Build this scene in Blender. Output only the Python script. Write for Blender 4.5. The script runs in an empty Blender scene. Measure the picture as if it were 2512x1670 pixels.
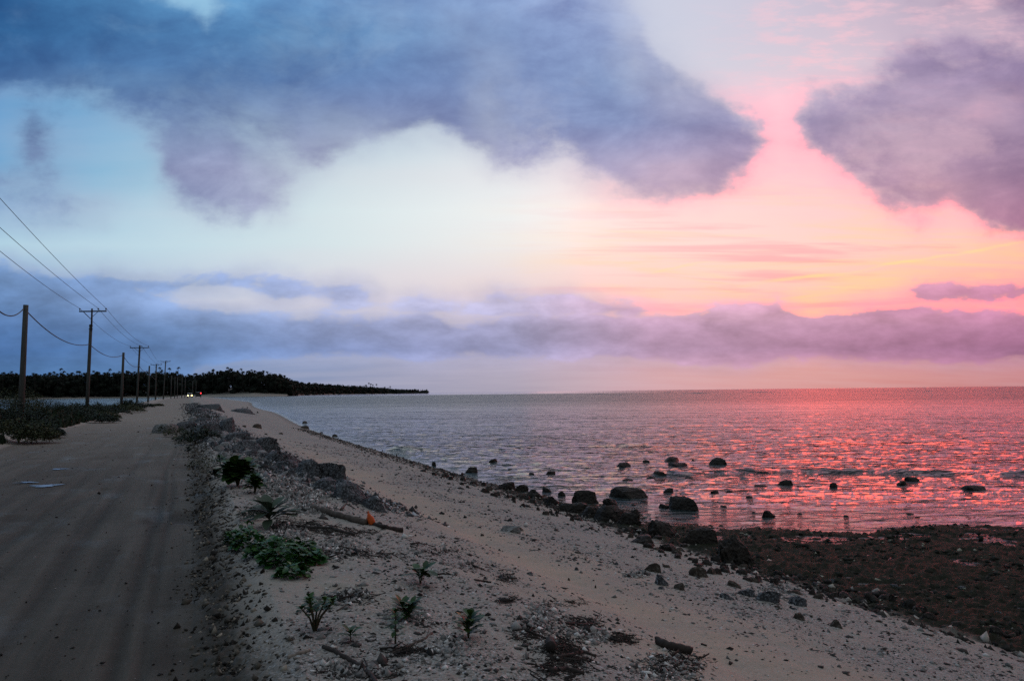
import bpy, bmesh, math, random
import numpy as np
from mathutils import Vector, Matrix

# ------------------------------------------------------------------ camera
F_PX, CX, CY = 1884.0, 1256.0, 835.0          # focal length and centre in photograph pixels
EYE = np.array([0.0, 0.0, 1.7])
PITCH, ROLL = math.atan(125.1 / 1884.0), math.radians(0.6)
sc = bpy.context.scene
COL = sc.collection
R0 = np.array([1.0, 0, 0]); FW = np.array([0, math.cos(PITCH), math.sin(PITCH)])
U0 = np.array([0, -math.sin(PITCH), math.cos(PITCH)])
RC = math.cos(ROLL) * R0 - math.sin(ROLL) * U0
UC = math.sin(ROLL) * R0 + math.cos(ROLL) * U0
cam_d = bpy.data.cameras.new("camera")
cam_d.sensor_width = 36.0; cam_d.lens = 27.0
cam_d.clip_start = 0.05; cam_d.clip_end = 120000.0
cam = bpy.data.objects.new("camera", cam_d); COL.objects.link(cam)
M = Matrix(((RC[0], UC[0], -FW[0], EYE[0]), (RC[1], UC[1], -FW[1], EYE[1]), (RC[2], UC[2], -FW[2], EYE[2]), (0, 0, 0, 1)))
cam.matrix_world = M
sc.camera = cam
sc.view_settings.view_transform = 'Standard'
sc.view_settings.look = 'None'
sc.view_settings.exposure = 0.0
sc.view_settings.gamma = 1.0
sc.view_settings.use_curve_mapping = False
try:
    sc.cycles.use_denoising = False; sc.cycles.max_bounces = 5; sc.cycles.diffuse_bounces = 2; sc.cycles.glossy_bounces = 3
    sc.cycles.caustics_reflective = False; sc.cycles.caustics_refractive = False
except Exception:
    pass

# ------------------------------------------------------------------ small node helpers
class NT:
    def __init__(self, tree):
        self.t = tree; self.n = tree.nodes; self.l = tree.links
        self.n.clear()
    def node(self, kind, **kw):
        nd = self.n.new(kind)
        for k, v in kw.items(): setattr(nd, k, v)
        return nd
    def put(self, sock, val):
        if hasattr(val, 'is_linked') or isinstance(val, bpy.types.NodeSocket): self.l.new(val, sock)
        else: sock.default_value = val
    def math(self, op, a, b=None, c=None, clamp=False):
        nd = self.node('ShaderNodeMath', operation=op); nd.use_clamp = clamp
        self.put(nd.inputs[0], a)
        if b is not None: self.put(nd.inputs[1], b)
        if c is not None: self.put(nd.inputs[2], c)
        return nd.outputs[0]
    def remap(self, v, a, b, c=0.0, d=1.0, smooth=False):
        nd = self.node('ShaderNodeMapRange'); nd.clamp = True
        if smooth: nd.interpolation_type = 'SMOOTHSTEP'
        self.put(nd.inputs[0], v)
        for i, x in enumerate((a, b, c, d)): self.put(nd.inputs[1 + i], x)
        return nd.outputs[0]
    def mix(self, f, a, b, blend='MIX'):
        nd = self.node('ShaderNodeMix', data_type='RGBA', blend_type=blend)
        nd.clamp_result = False
        self.put(nd.inputs[0], f)
        for s, v in ((nd.inputs[6], a), (nd.inputs[7], b)):
            if isinstance(v, (tuple, list)): v = (v[0], v[1], v[2], 1.0)
            self.put(s, v)
        return nd.outputs[2]
    def noise(self, vec, scale, detail=4.0, rough=0.55, dim='3D', w=None, dist=0.0):
        nd = self.node('ShaderNodeTexNoise'); nd.noise_dimensions = dim
        if vec is not None: self.l.new(vec, nd.inputs['Vector'])
        nd.inputs['Scale'].default_value = scale; nd.inputs['Detail'].default_value = detail
        nd.inputs['Roughness'].default_value = rough; nd.inputs['Distortion'].default_value = dist
        return nd
    def voro(self, vec, scale, feature='F1', rnd=1.0):
        nd = self.node('ShaderNodeTexVoronoi', feature=feature)
        self.l.new(vec, nd.inputs['Vector']); nd.inputs['Scale'].default_value = scale
        nd.inputs['Randomness'].default_value = rnd
        return nd
    def combine(self, x, y, z):
        nd = self.node('ShaderNodeCombineXYZ')
        for s, v in zip(nd.inputs, (x, y, z)): self.put(s, v)
        return nd.outputs[0]
    def sep(self, v):
        nd = self.node('ShaderNodeSeparateXYZ'); self.l.new(v, nd.inputs[0]); return nd.outputs
    def mapping(self, v, scale=(1, 1, 1), rot=(0, 0, 0), loc=(0, 0, 0)):
        nd = self.node('ShaderNodeMapping'); self.l.new(v, nd.inputs['Vector'])
        nd.inputs['Scale'].default_value = scale; nd.inputs['Rotation'].default_value = rot
        nd.inputs['Location'].default_value = loc
        return nd.outputs[0]
    def ramp(self, fac, stops, interp='LINEAR'):
        nd = self.node('ShaderNodeValToRGB'); cr = nd.color_ramp; cr.interpolation = interp
        while len(cr.elements) > 1: cr.elements.remove(cr.elements[-1])
        cr.elements[0].position = stops[0][0]; cr.elements[0].color = (*stops[0][1][:3], 1)
        for p, c in stops[1:]:
            e = cr.elements.new(p); e.color = (*c[:3], 1)
        self.put(nd.inputs[0], fac)
        return nd.outputs[0]

def lin(c):
    return tuple(((x / 255.0) / 12.92 if x / 255.0 <= 0.04045 else ((x / 255.0 + 0.055) / 1.055) ** 2.4) for x in c)

# ------------------------------------------------------------------ sky (world, by direction only)
def seg_dist(px, py, poly):
    n = len(poly); d = 1e9; inside = False
    for i in range(n):
        x1, y1 = poly[i]; x2, y2 = poly[(i + 1) % n]
        dx, dy = x2 - x1, y2 - y1
        t = max(0, min(1, ((px - x1) * dx + (py - y1) * dy) / (dx * dx + dy * dy + 1e-9)))
        d = min(d, math.hypot(px - x1 - t * dx, py - y1 - t * dy))
        if (y1 > py) != (y2 > py) and px < (x2 - x1) * (py - y1) / (y2 - y1) + x1: inside = not inside
    return d if inside else -d

BIG = [
    [(-300, -200), (290, -200), (350, 0), (430, 18), (505, 50), (545, 50), (570, 25), (540, -10), (600, -200), (1500, -200), (1560, 40), (1610, 120),
     (1640, 165), (1730, 215), (1790, 262), (1870, 300), (1893, 350), (1850, 412), (1780, 450), (1690, 478), (1570, 470),
     (1490, 440), (1400, 370), (1350, 340), (1300, 395), (1230, 420), (1190, 360), (1110, 300), (1010, 305), (930, 330),
     (850, 345), (790, 395), (740, 400), (690, 360), (600, 345), (480, 330), (400, 300), (300, 292), (235, 238),
     (110, 214), (-300, 205)],
    [(370, 270), (520, 290), (620, 330), (670, 380), (690, 470), (665, 540), (520, 515), (410, 485), (375, 420)],
    [(1945, 300), (2010, 235), (2190, 222), (2230, 140), (2300, 85), (2400, 72), (2512, 110), (2800, 140), (2800, 580),
     (2440, 570), (2390, 520), (2300, 490), (2270, 545), (2215, 545), (2170, 480), (2080, 430), (2010, 370)],
]
BIG_HOLES = [[(545, 335), (590, 325), (600, 365), (560, 390)]]
BIG_SOFT = [([(45, 262), (110, 290), (118, 380), (80, 385), (50, 330)], 0.47), ([(-200, 455), (120, 470), (230, 510), (100, 530), (-200, 520)], 0.47),
            ([(2440, -100), (2700, -100), (2700, 60), (2500, 50)], 0.5), ([(2240, 20), (2400, 30), (2380, 60), (2230, 70)], 0.36)]
LOW = [
    [(-300, 645), (0, 650), (60, 668), (150, 690), (235, 690), (245, 668), (290, 666), (330, 690), (365, 735), (440, 752),
     (600, 765), (720, 770), (800, 775), (860, 785), (900, 775), (980, 790), (1000, 762), (1060, 770), (1120, 800), (1200, 780), (1300, 765), (1420, 772), (1500, 768),
     (1640, 775), (1730, 755), (1860, 750), (1905, 740), (1930, 745), (1990, 775), (2060, 770), (2120, 752), (2200, 752), (2300, 760), (2420, 772),
     (2512, 760), (2800, 750), (2800, 880), (2512, 884), (2300, 892), (2080, 884), (1990, 872), (1900, 878), (1850, 900), (1700, 892), (1640, 884), (1500, 880), (1400, 874),
     (1200, 876), (1050, 880), (900, 868), (700, 872), (500, 890), (380, 975), (-300, 990)],
    [(300, 673), (640, 673), (640, 692), (500, 699), (300, 702)],
    [(610, 668), (665, 672), (720, 700), (755, 730), (700, 742), (655, 720)],
    [(755, 700), (800, 685), (860, 692), (925, 728), (938, 752), (870, 760), (820, 745)],
    [(975, 738), (1040, 726), (1090, 732), (1125, 755), (1010, 768)],
    [(1000, 775), (1040, 764), (1085, 775), (1110, 800), (1000, 805)], [(860, 785), (900, 774), (950, 785), (965, 815), (850, 812)],
    [(1160, 738), (1235, 712), (1290, 722), (1325, 755), (1260, 768), (1170, 762)],
    [(1335, 725), (1400, 722), (1440, 745), (1500, 728), (1560, 735), (1600, 755), (1560, 766), (1370, 762)],
    [(2200, 725), (2225, 702), (2275, 700), (2300, 722), (2340, 692), (2400, 690), (2470, 712), (2560, 690), (2560, 740), (2330, 742), (2230, 745)],
]
BRIGHT = [[(1130, 470), (1300, 420), (1460, 440), (1480, 560), (1420, 640), (1150, 640), (1060, 560)], [(2140, 190), (2010, 110), (1860, 100), (1800, 230), (1900, 330), (1970, 230)],]

def tab(px, py):
    S = 90.0
    r = max(0.0, max(min(1, 0.5 + seg_dist(px, py, p) / (2 * S)) for p in BIG))
    for h in BIG_HOLES: r = min(r, max(0, 0.5 - seg_dist(px, py, h) / (2 * S)))
    for p, k in BIG_SOFT: r = max(r, k - 0.08 if seg_dist(px, py, p) < 0 and False else min(k, 0.5 + seg_dist(px, py, p) / (2 * S)))
    g = max(0.0, max(min(1, 0.5 + seg_dist(px, py, p) / (2 * 45.0)) for p in LOW))
    # thin light veil inside the big cloud (blue channel)
    b = 0.0
    for (cx, cy, sx, sy, k, rot) in ((1215, 240, 38, 150, .42, -.12), (1160, 60, 90, 70, .35, 0), (1560, 130, 40, 60, .6, 0), (1700, 210, 70, 45, .45, 0),
                              (820, 330, 120, 40, .45, 0), (480, 330, 120, 35, .35, 0), (1650, 420, 140, 40, .4, 0), (2150, 330, 90, 40, .25, 0),
                              (1880, 130, 80, 60, .2, 0), (620, 420, 50, 60, .35, 0), (1700, 20, 60, 50, .1, 0), (2250, 430, 60, 40, .4, 0),
                              (250, 210, 150, 25, .4, 0), (2330, 470, 60, 40, .6, 0), (2440, 265, 90, 38, .75, .15), (2300, 225, 60, 30, .4, 0)):
        dx, dy = px - cx, py - cy
        a, c = dx * math.cos(rot) - dy * math.sin(rot), dx * math.sin(rot) + dy * math.cos(rot)
        b = max(b, k * math.exp(-0.5 * ((a / sx) ** 2 + (c / sy) ** 2)))
    return (r, g, b)

def w_of(py):
    t = (CY - py) / F_PX
    return (math.sin(PITCH) + math.cos(PITCH) * t) / (math.cos(PITCH) - math.sin(PITCH) * t)

world = bpy.data.worlds.new("World"); sc.world = world; world.use_nodes = True
W = NT(world.node_tree)
tc = W.node('ShaderNodeTexCoord').outputs['Generated']
dx_, dy_, dz_ = W.sep(tc)
hyp = W.math('SQRT', W.math('ADD', W.math('MULTIPLY', dx_, dx_), W.math('MULTIPLY', dy_, dy_)))
den = W.math('MAXIMUM', W.math('MAXIMUM', dy_, W.math('MULTIPLY', hyp, 0.5)), 0.02)
u = W.math('DIVIDE', dx_, den); wv = W.math('DIVIDE', dz_, den)
wv = W.math('MULTIPLY_ADD', u, 0.01043, wv)
# cloud-plane coordinates for perspective-true texture
pz = W.math('ADD', W.math('ABSOLUTE', dz_), 0.13)
cp = W.combine(W.math('DIVIDE', dx_, pz), W.math('DIVIDE', dy_, pz), 0.0)
uw = W.combine(u, W.math('MULTIPLY', wv, 1.5), 0.0)
n_w1 = W.noise(uw, 3.2, 3.0, 0.55)
n_w2 = W.noise(uw, 11.0, 4.0, 0.6)
def sub5(s): return W.math('SUBTRACT', s, 0.5)
c1 = W.sep(n_w1.outputs['Color']); c2 = W.sep(n_w2.outputs['Color'])
low_f = W.remap(wv, 0.02, 0.22, 0.28, 1.0)     # less warp close to the horizon
ws = W.math('ADD', W.math('MULTIPLY', sub5(c1[0]), 0.07), W.math('MULTIPLY', sub5(c2[0]), 0.035))
wt = W.math('ADD', W.math('MULTIPLY', sub5(c1[1]), 0.045), W.math('MULTIPLY', sub5(c2[1]), 0.04))
uq = W.math('ADD', u, W.math('MULTIPLY', ws, low_f))
wq = W.math('ADD', wv, W.math('MULTIPLY', wt, low_f))
def upos(s): return W.math('DIVIDE', W.math('ADD', s, 0.72), 1.44, clamp=True)
rows = [990, 955, 930, 905, 885, 865, 840, 800, 770, 750, 730, 710, 690, 670, 645, 600, 550, 500, 450, 400, 350, 300, 250, 200, 150, 100, 50, 0, -60]
up = upos(uq); NS = 32
col = None; prev = None
for py in rows:
    st = []
    for i in range(NS):
        p = i / (NS - 1.0); px = CX + (p * 1.44 - 0.72) * F_PX
        st.append((p, tab(px, py)))
    r = W.ramp(up, st)
    wc = w_of(py)
    col = r if col is None else W.mix(W.remap(wq, prev, wc), col, r)
    prev = wc
dens = W.sep(col)
def grid(px_cols, table, pos, wsock):
    out = None; pv = None
    for py, cs in table:
        st = [(min(1, max(0, ((px - CX) / F_PX + 0.72) / 1.44)), c if len(c) == 4 and False else tuple(np.array(lin(c[:3])) * (np.array(c[3:6]) if len(c) > 3 else 1.0))) for px, c in zip(px_cols, cs)]
        r = W.ramp(pos, st, 'B_SPLINE')
        wc = w_of(py)
        out = r if out is None else W.mix(W.remap(wsock, pv, wc), out, r)
        pv = wc
    return out
PC = [0, 400, 800, 1256, 1430, 1600, 2000, 2512]
H1 = (1.0, 1.0, 1.0); H2 = (1.0, 1.0, 1.0)
def hx(c, h): return tuple(c) + tuple(h)
SKY = [
    (955, [(62, 104, 150), (80, 122, 168), (142, 152, 182), (170, 162, 178), (192, 165, 176), (212, 165, 172), (222, 156, 148), (188, 120, 125)]),
    (900, [(66, 108, 156), (86, 128, 176), (140, 155, 188), (178, 168, 186), (196, 168, 180), (214, 168, 172), (228, 160, 148), (200, 130, 138)]),
    (830, [(80, 118, 168), (120, 150, 195), (180, 190, 212), (200, 185, 200), (216, 180, 190), (230, 175, 180), hx((240, 160, 155), H1), hx((230, 130, 140), H1)]),
    (740, [(110, 145, 190), (195, 202, 220), (214, 212, 222), (232, 210, 212), (242, 205, 200), hx((255, 205, 196), H1), hx((254, 196, 176), H2), hx((255, 170, 158), H2)]),
    (680, [(138, 170, 205), (190, 208, 224), (216, 220, 228), (238, 222, 222), (252, 218, 210), hx((255, 216, 204), H1), hx((255, 212, 190), H2), hx((255, 178, 164), H2)]),
    (600, [(168, 207, 226), (190, 218, 230), (212, 228, 232), (243, 240, 238), (255, 236, 226), (255, 224, 214), hx((255, 218, 204), H2), hx((255, 192, 180), H2)]),
    (520, [(140, 182, 215), (184, 214, 228), (212, 228, 232), (243, 246, 245), (254, 240, 236), hx((255, 224, 218), H1), hx((254, 214, 208), H2), hx((254, 190, 192), H2)]),
    (420, [(112, 163, 206), (150, 196, 220), (202, 218, 226), (233, 235, 238), (240, 228, 232), (244, 208, 212), hx((255, 208, 210), H1), hx((240, 184, 196), H2)]),
    (300, [(98, 157, 206), (128, 182, 216), (170, 205, 222), (215, 222, 230), (216, 218, 228), (216, 212, 224), (232, 206, 214), hx((232, 178, 196), H1)]),
    (150, [(86, 150, 205), (122, 186, 220), (160, 203, 228), (195, 205, 225), (199, 209, 227), (203, 212, 228), (220, 206, 218), (216, 182, 200)]),
    (0, [(80, 150, 210), (140, 200, 230), (150, 200, 230), (182, 190, 220), (192, 202, 225), (200, 210, 228), (208, 198, 216), (180, 152, 176)]),
]
CLD = [
    (900, [(68, 108, 158), (84, 124, 172), (128, 146, 188), (158, 154, 186), (170, 152, 180), (182, 148, 172), (184, 132, 156), (160, 108, 138)]),
    (860, [(64, 104, 158), (80, 120, 170), (118, 138, 184), (148, 148, 184), (160, 146, 178), (172, 142, 170), (168, 124, 154), (154, 104, 140)]),
    (800, [(74, 114, 168), (98, 134, 182), (134, 150, 192), (158, 156, 190), (170, 153, 184), (184, 150, 178), (184, 140, 168), (172, 114, 150)]),
    (745, [(90, 128, 178), (122, 150, 194), (158, 168, 202), (178, 172, 200), (190, 167, 193), (202, 162, 186), (202, 152, 178), (192, 122, 158)]),
    (690, [(98, 134, 182), (124, 150, 194), (146, 160, 200), (168, 166, 200), (182, 163, 193), (196, 160, 186), (200, 150, 176), (186, 118, 150)]),
    (520, [(118, 148, 192), (144, 156, 192), (164, 166, 196), (180, 172, 196), (182, 164, 188), (182, 152, 180), (188, 148, 174), (165, 118, 148)]),
    (420, [(112, 136, 176), (138, 146, 182), (150, 148, 184), (160, 158, 192), (154, 149, 186), (150, 140, 178), (172, 142, 172), (150, 120, 150)]),
    (300, [(92, 118, 160), (94, 114, 160), (112, 124, 166), (126, 140, 184), (126, 142, 186), (128, 144, 188), (158, 140, 172), (146, 126, 158)]),
    (200, [(60, 98, 150), (74, 110, 162), (86, 118, 168), (116, 136, 184), (122, 143, 188), (128, 150, 192), (168, 152, 184), (142, 124, 162)]),
    (80, [(36, 86, 138), (70, 116, 168), (86, 134, 182), (120, 146, 194), (134, 154, 199), (146, 162, 204), (186, 166, 194), (148, 130, 164)]),
    (-20, [(30, 82, 136), (80, 134, 184), (104, 150, 200), (130, 152, 200), (140, 159, 204), (150, 166, 208), (192, 172, 200), (146, 126, 158)]),
]
up0 = upos(W.math('MULTIPLY_ADD', ws, 0.4, u))
bg = grid(PC, SKY, up0, W.math('MULTIPLY_ADD', wt, 0.3, wv))
cl = grid(PC, CLD, up0, wv)
# cirrus streaks low in the west
strk = W.noise(W.mapping(W.combine(u, wv, 0.0), scale=(3.0, 34.0, 1.0), rot=(0, 0, -0.10)), 1.0, 5.0, 0.6, dist=0.6)
stk = W.remap(strk.outputs['Fac'], 0.42, 0.68, 0.0, 1.0, True)
reg = W.math('MULTIPLY', W.remap(u, -0.12, 0.34, 0, 1, True), W.math('MULTIPLY', W.remap(wv, 0.06, 0.11, 0, 1, True), W.remap(wv, 0.17, 0.30, 1, 0, True)))
bg = W.mix(W.math('MULTIPLY', W.math('MULTIPLY', stk, reg), 0.55), bg, tuple(np.array(lin((255, 214, 140))) * np.array((1.1, 1.05, .9))))
strk2 = W.noise(W.mapping(W.combine(u, wv, 3.0), scale=(2.6, 40.0, 1.0), rot=(0, 0, -0.12)), 1.0, 4.0, 0.6, dist=0.4)
bg = W.mix(W.math('MULTIPLY', W.math('MULTIPLY', W.remap(strk2.outputs['Fac'], 0.5, 0.66, 0, 1, True), reg), 0.5), bg, tuple(np.array(lin((240, 150, 165))) * np.array((1.0, 1, 1))))
# one long bright streak
def line_streak(x1, y1, x2, y2, wd, k):
    u1, u2 = (x1 - CX) / F_PX, (x2 - CX) / F_PX; a, b = w_of(y1), w_of(y2)
    t = W.remap(u, u1, u2)
    c = W.math('MULTIPLY_ADD', t, b - a, a)
    d = W.math('ABSOLUTE', W.math('SUBTRACT', W.math('MULTIPLY_ADD', sub5(n_w2.outputs['Fac']), 0.012, wv), c))
    e = W.remap(d, 0.0, wd, 1.0, 0.0, True)
    m = W.math('MULTIPLY', W.remap(u, u1 - .02, u1 + .04, 0, 1, True), W.remap(u, u2 - .03, u2 + .03, 1, 0, True))
    return W.math('MULTIPLY', W.math('MULTIPLY', e, m), W.math('MULTIPLY', W.remap(strk.outputs['Fac'], 0.40, 0.62, 0.15, 1), k))
for a in ((1800, 703, 2060, 672, 0.0040, .9), (2060, 672, 2560, 590, 0.0032, .6), (1690, 685, 1860, 703, .0026, .6), (1900, 706, 2120, 706, .0022, .5),
          (1600, 672, 1730, 642, .003, .6), (2380, 755, 2600, 765, .005, .9)):
    bg = W.mix(line_streak(*a), bg, tuple(np.array(lin((255, 224, 150))) * np.array((1.1, 1.05, .95))))
# mottled high pink cloudlets in the upper right
mot = W.noise(W.mapping(cp, scale=(1.0, 2.2, 1.0), rot=(0, 0, 0.5)), 9.0, 5.0, 0.65)
mreg = W.math('MULTIPLY', W.remap(u, 0.22, 0.42, 0, 1, True), W.remap(wv, 0.20, 0.30, 0, 1, True))
bg = W.mix(W.math('MULTIPLY', W.math('MULTIPLY', W.remap(mot.outputs['Fac'], 0.44, 0.66, 0, 1, True), mreg), 0.55), bg, tuple(np.array(lin((250, 196, 206))) * 1.05))
# soft veil over all the blank sky
vl = W.noise(W.mapping(cp, scale=(0.5, 1.5, 1)), 1.3, 5.0, 0.6)
bg = W.mix(W.remap(vl.outputs['Fac'], 0.35, 0.7, 0.0, 0.14), bg, (0.80, 0.70, 0.74))
# thresholded clouds
n_e = W.noise(uw, 7.0, 8.0, 0.60, dist=0.15)
n_f = W.noise(uw, 24.0, 6.0, 0.62)
edge = W.math('ADD', W.math('MULTIPLY', sub5(n_e.outputs['Fac']), 0.68), W.math('MULTIPLY', sub5(n_f.outputs['Fac']), 0.34))
aR = W.remap(W.math('ADD', dens[0], edge), 0.32, 0.66, 0, 1, True)
aR = W.math('MULTIPLY', aR, W.math('SUBTRACT', 1.0, W.math('MULTIPLY', dens[2], W.remap(n_e.outputs['Fac'], 0.3, 0.7, 0.5, 1.2))), clamp=True)
n_g = W.noise(W.combine(u, W.math('MULTIPLY', wv, 2.2), 7.0), 14.0, 7.0, 0.58, dist=0.1)
aG = W.remap(W.math('ADD', dens[1], W.math('MULTIPLY', sub5(n_g.outputs['Fac']), 0.95)), 0.40, 0.60, 0, 1, True)
# self-shading of the clouds: lighter upper rims, darker bellies
sh = W.noise(W.combine(u, W.math('MULTIPLY', wv, 2.0), 2.0), 7.0, 6.0, 0.6, dist=0.5)
shade = W.math('MULTIPLY', W.remap(sh.outputs['Fac'], 0.32, 0.68, 0.80, 1.24), W.remap(W.noise(uw, 16.0, 6.0, 0.62).outputs['Fac'], 0.32, 0.68, 0.88, 1.13))
cl2 = W.mix(1.0, cl, W.combine(shade, shade, W.math('MULTIPLY_ADD', shade, 0.7, 0.3)), 'MULTIPLY')
rim = W.remap(dens[1], 0.5, 0.95, 1.22, 0.97)
lshade = W.math('MULTIPLY', W.remap(n_g.outputs['Fac'], 0.34, 0.66, 0.80, 1.24), rim)
cl3 = W.mix(1.0, cl, W.combine(lshade, lshade, lshade), 'MULTIPLY')
n_t = W.noise(W.combine(u, W.math('MULTIPLY', wv, 1.4), 11.0), 5.0, 7.0, 0.6, dist=0.25)
thin = W.math('SUBTRACT', 1.0, W.math('MULTIPLY', W.remap(n_t.outputs['Fac'], 0.50, 0.66, 0, 1, True), W.math('ADD', W.remap(dens[0], 0.6, 0.95, 0.5, 0.2), W.remap(u, 0.3, 0.5, 0.0, 0.32))), clamp=True)
soft = W.math('MULTIPLY', W.remap(W.math('ADD', dens[0], W.math('MULTIPLY', sub5(n_t.outputs['Fac']), 0.5)), 0.06, 0.62, 0, 1, True), W.remap(wv, 0.10, 0.2, 0.15, 0.42))
bg = W.mix(soft, bg, W.mix(0.35, cl2, (0.62, 0.62, 0.70)))
skyc = W.mix(W.math('MULTIPLY', aR, W.math('MULTIPLY', thin, 0.95)), bg, cl2)
skyc = W.mix(W.remap(W.math('ADD', dens[1], W.math('MULTIPLY', sub5(n_t.outputs['Fac']), 0.5)), 0.02, 0.55, 0, 0.5, True), skyc, W.mix(0.3, cl3, (0.55, 0.52, 0.60)))
skyc = W.mix(W.math('MULTIPLY', aG, 0.85), skyc, cl3)
# the sunset glow is brighter than the picture can hold in red; thick cloud hides it
gl = W.math('MULTIPLY', W.math('POWER', W.remap(u, 0.0, 0.40, 0, 1, True), 2.2), W.math('MULTIPLY', W.remap(wv, 0.05, 0.12, 0, 1, True), W.remap(wv, 0.22, 0.44, 1, 0.0, True)))
clear = W.math('MULTIPLY', W.math('SUBTRACT', 1.0, aR), W.math('SUBTRACT', 1.0, W.math('MULTIPLY', aG, 0.85)))
gl = W.math('MULTIPLY', gl, W.math('POWER', clear, 4.0))
skyc = W.mix(1.0, skyc, W.combine(W.math('MULTIPLY_ADD', gl, 3.4, 1.0), 1.0, 1.0), 'MULTIPLY')
# the rest of the dusk vault: overhead brightened to lift the ground, behind darker and bluer
behind = W.remap(W.math('DIVIDE', dy_, W.math('MAXIMUM', hyp, 0.01)), 0.78, 0.0, 0.0, 1.0, True)
over = W.remap(dz_, 0.48, 0.95, 0.0, 1.0, True)
east = W.mix(W.remap(dx_, -0.9, 0.9), lin((104, 124, 140)), lin((132, 132, 134)))
skyc = W.mix(over, skyc, lin((196, 206, 210)))
skyc = W.mix(behind, skyc, east)
skyc = W.mix(W.remap(dz_, -0.002, -0.02, 0, 1), skyc, (0.02, 0.03, 0.04))
bgn = W.node('ShaderNodeBackground'); W.l.new(skyc, bgn.inputs['Color']); bgn.inputs['Strength'].default_value = 1.0
wo = W.node('ShaderNodeOutputWorld'); W.l.new(bgn.outputs[0], wo.inputs['Surface'])
try:
    world.cycles.sampling_method = 'MANUAL'; world.cycles.sample_map_resolution = 1024
except Exception:
    pass

# ------------------------------------------------------------------ sun (low, behind cloud, in the west = right)
sd = bpy.data.lights.new("sun", 'SUN'); sd.energy = 0.05; sd.angle = math.radians(40); sd.color = (1.0, 0.36, 0.26)
sun = bpy.data.objects.new("sun", sd); COL.objects.link(sun)
SAZ, SEL = math.radians(21), math.radians(6)
sdir = Vector((math.sin(SAZ) * math.cos(SEL), math.cos(SAZ) * math.cos(SEL), math.sin(SEL)))
sun.rotation_euler = sdir.to_track_quat('Z', 'Y').to_euler()

# ------------------------------------------------------------------ numpy noise
def _h(ix, iy, seed):
    n = (ix.astype(np.int64) * 374761393 + iy.astype(np.int64) * 668265263 + seed * 1442695041) & 0xFFFFFFFF
    n = ((n ^ (n >> 13)) * 1274126177) & 0xFFFFFFFF
    n = (n ^ (n >> 16)) & 0xFFFF
    return n.astype(np.float64) * (2 * math.pi / 65536.0)
def perlin(x, y, seed=0):
    x0 = np.floor(x); y0 = np.floor(y); fx = x - x0; fy = y - y0
    ux = fx * fx * fx * (fx * (fx * 6 - 15) + 10); uy = fy * fy * fy * (fy * (fy * 6 - 15) + 10)
    def g(i, j):
        a = _h(x0 + i, y0 + j, seed); return np.cos(a) * (fx - i) + np.sin(a) * (fy - j)
    a = g(0, 0) * (1 - ux) + g(1, 0) * ux; b = g(0, 1) * (1 - ux) + g(1, 1) * ux
    return (a * (1 - uy) + b * uy) * 1.5
def fbm(x, y, octv=4, seed=0, gain=0.5):
    s = np.zeros_like(x); a = 1.0; f = 1.0; t = 0.0
    for i in range(octv):
        s = s + a * perlin(x * f + i * 17.3, y * f - i * 9.1, seed + i); t += a; a *= gain; f *= 2.03
    return s / t
def sst(x, a, b):
    t = np.clip((x - a) / (b - a), 0, 1); return t * t * (3 - 2 * t)

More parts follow.
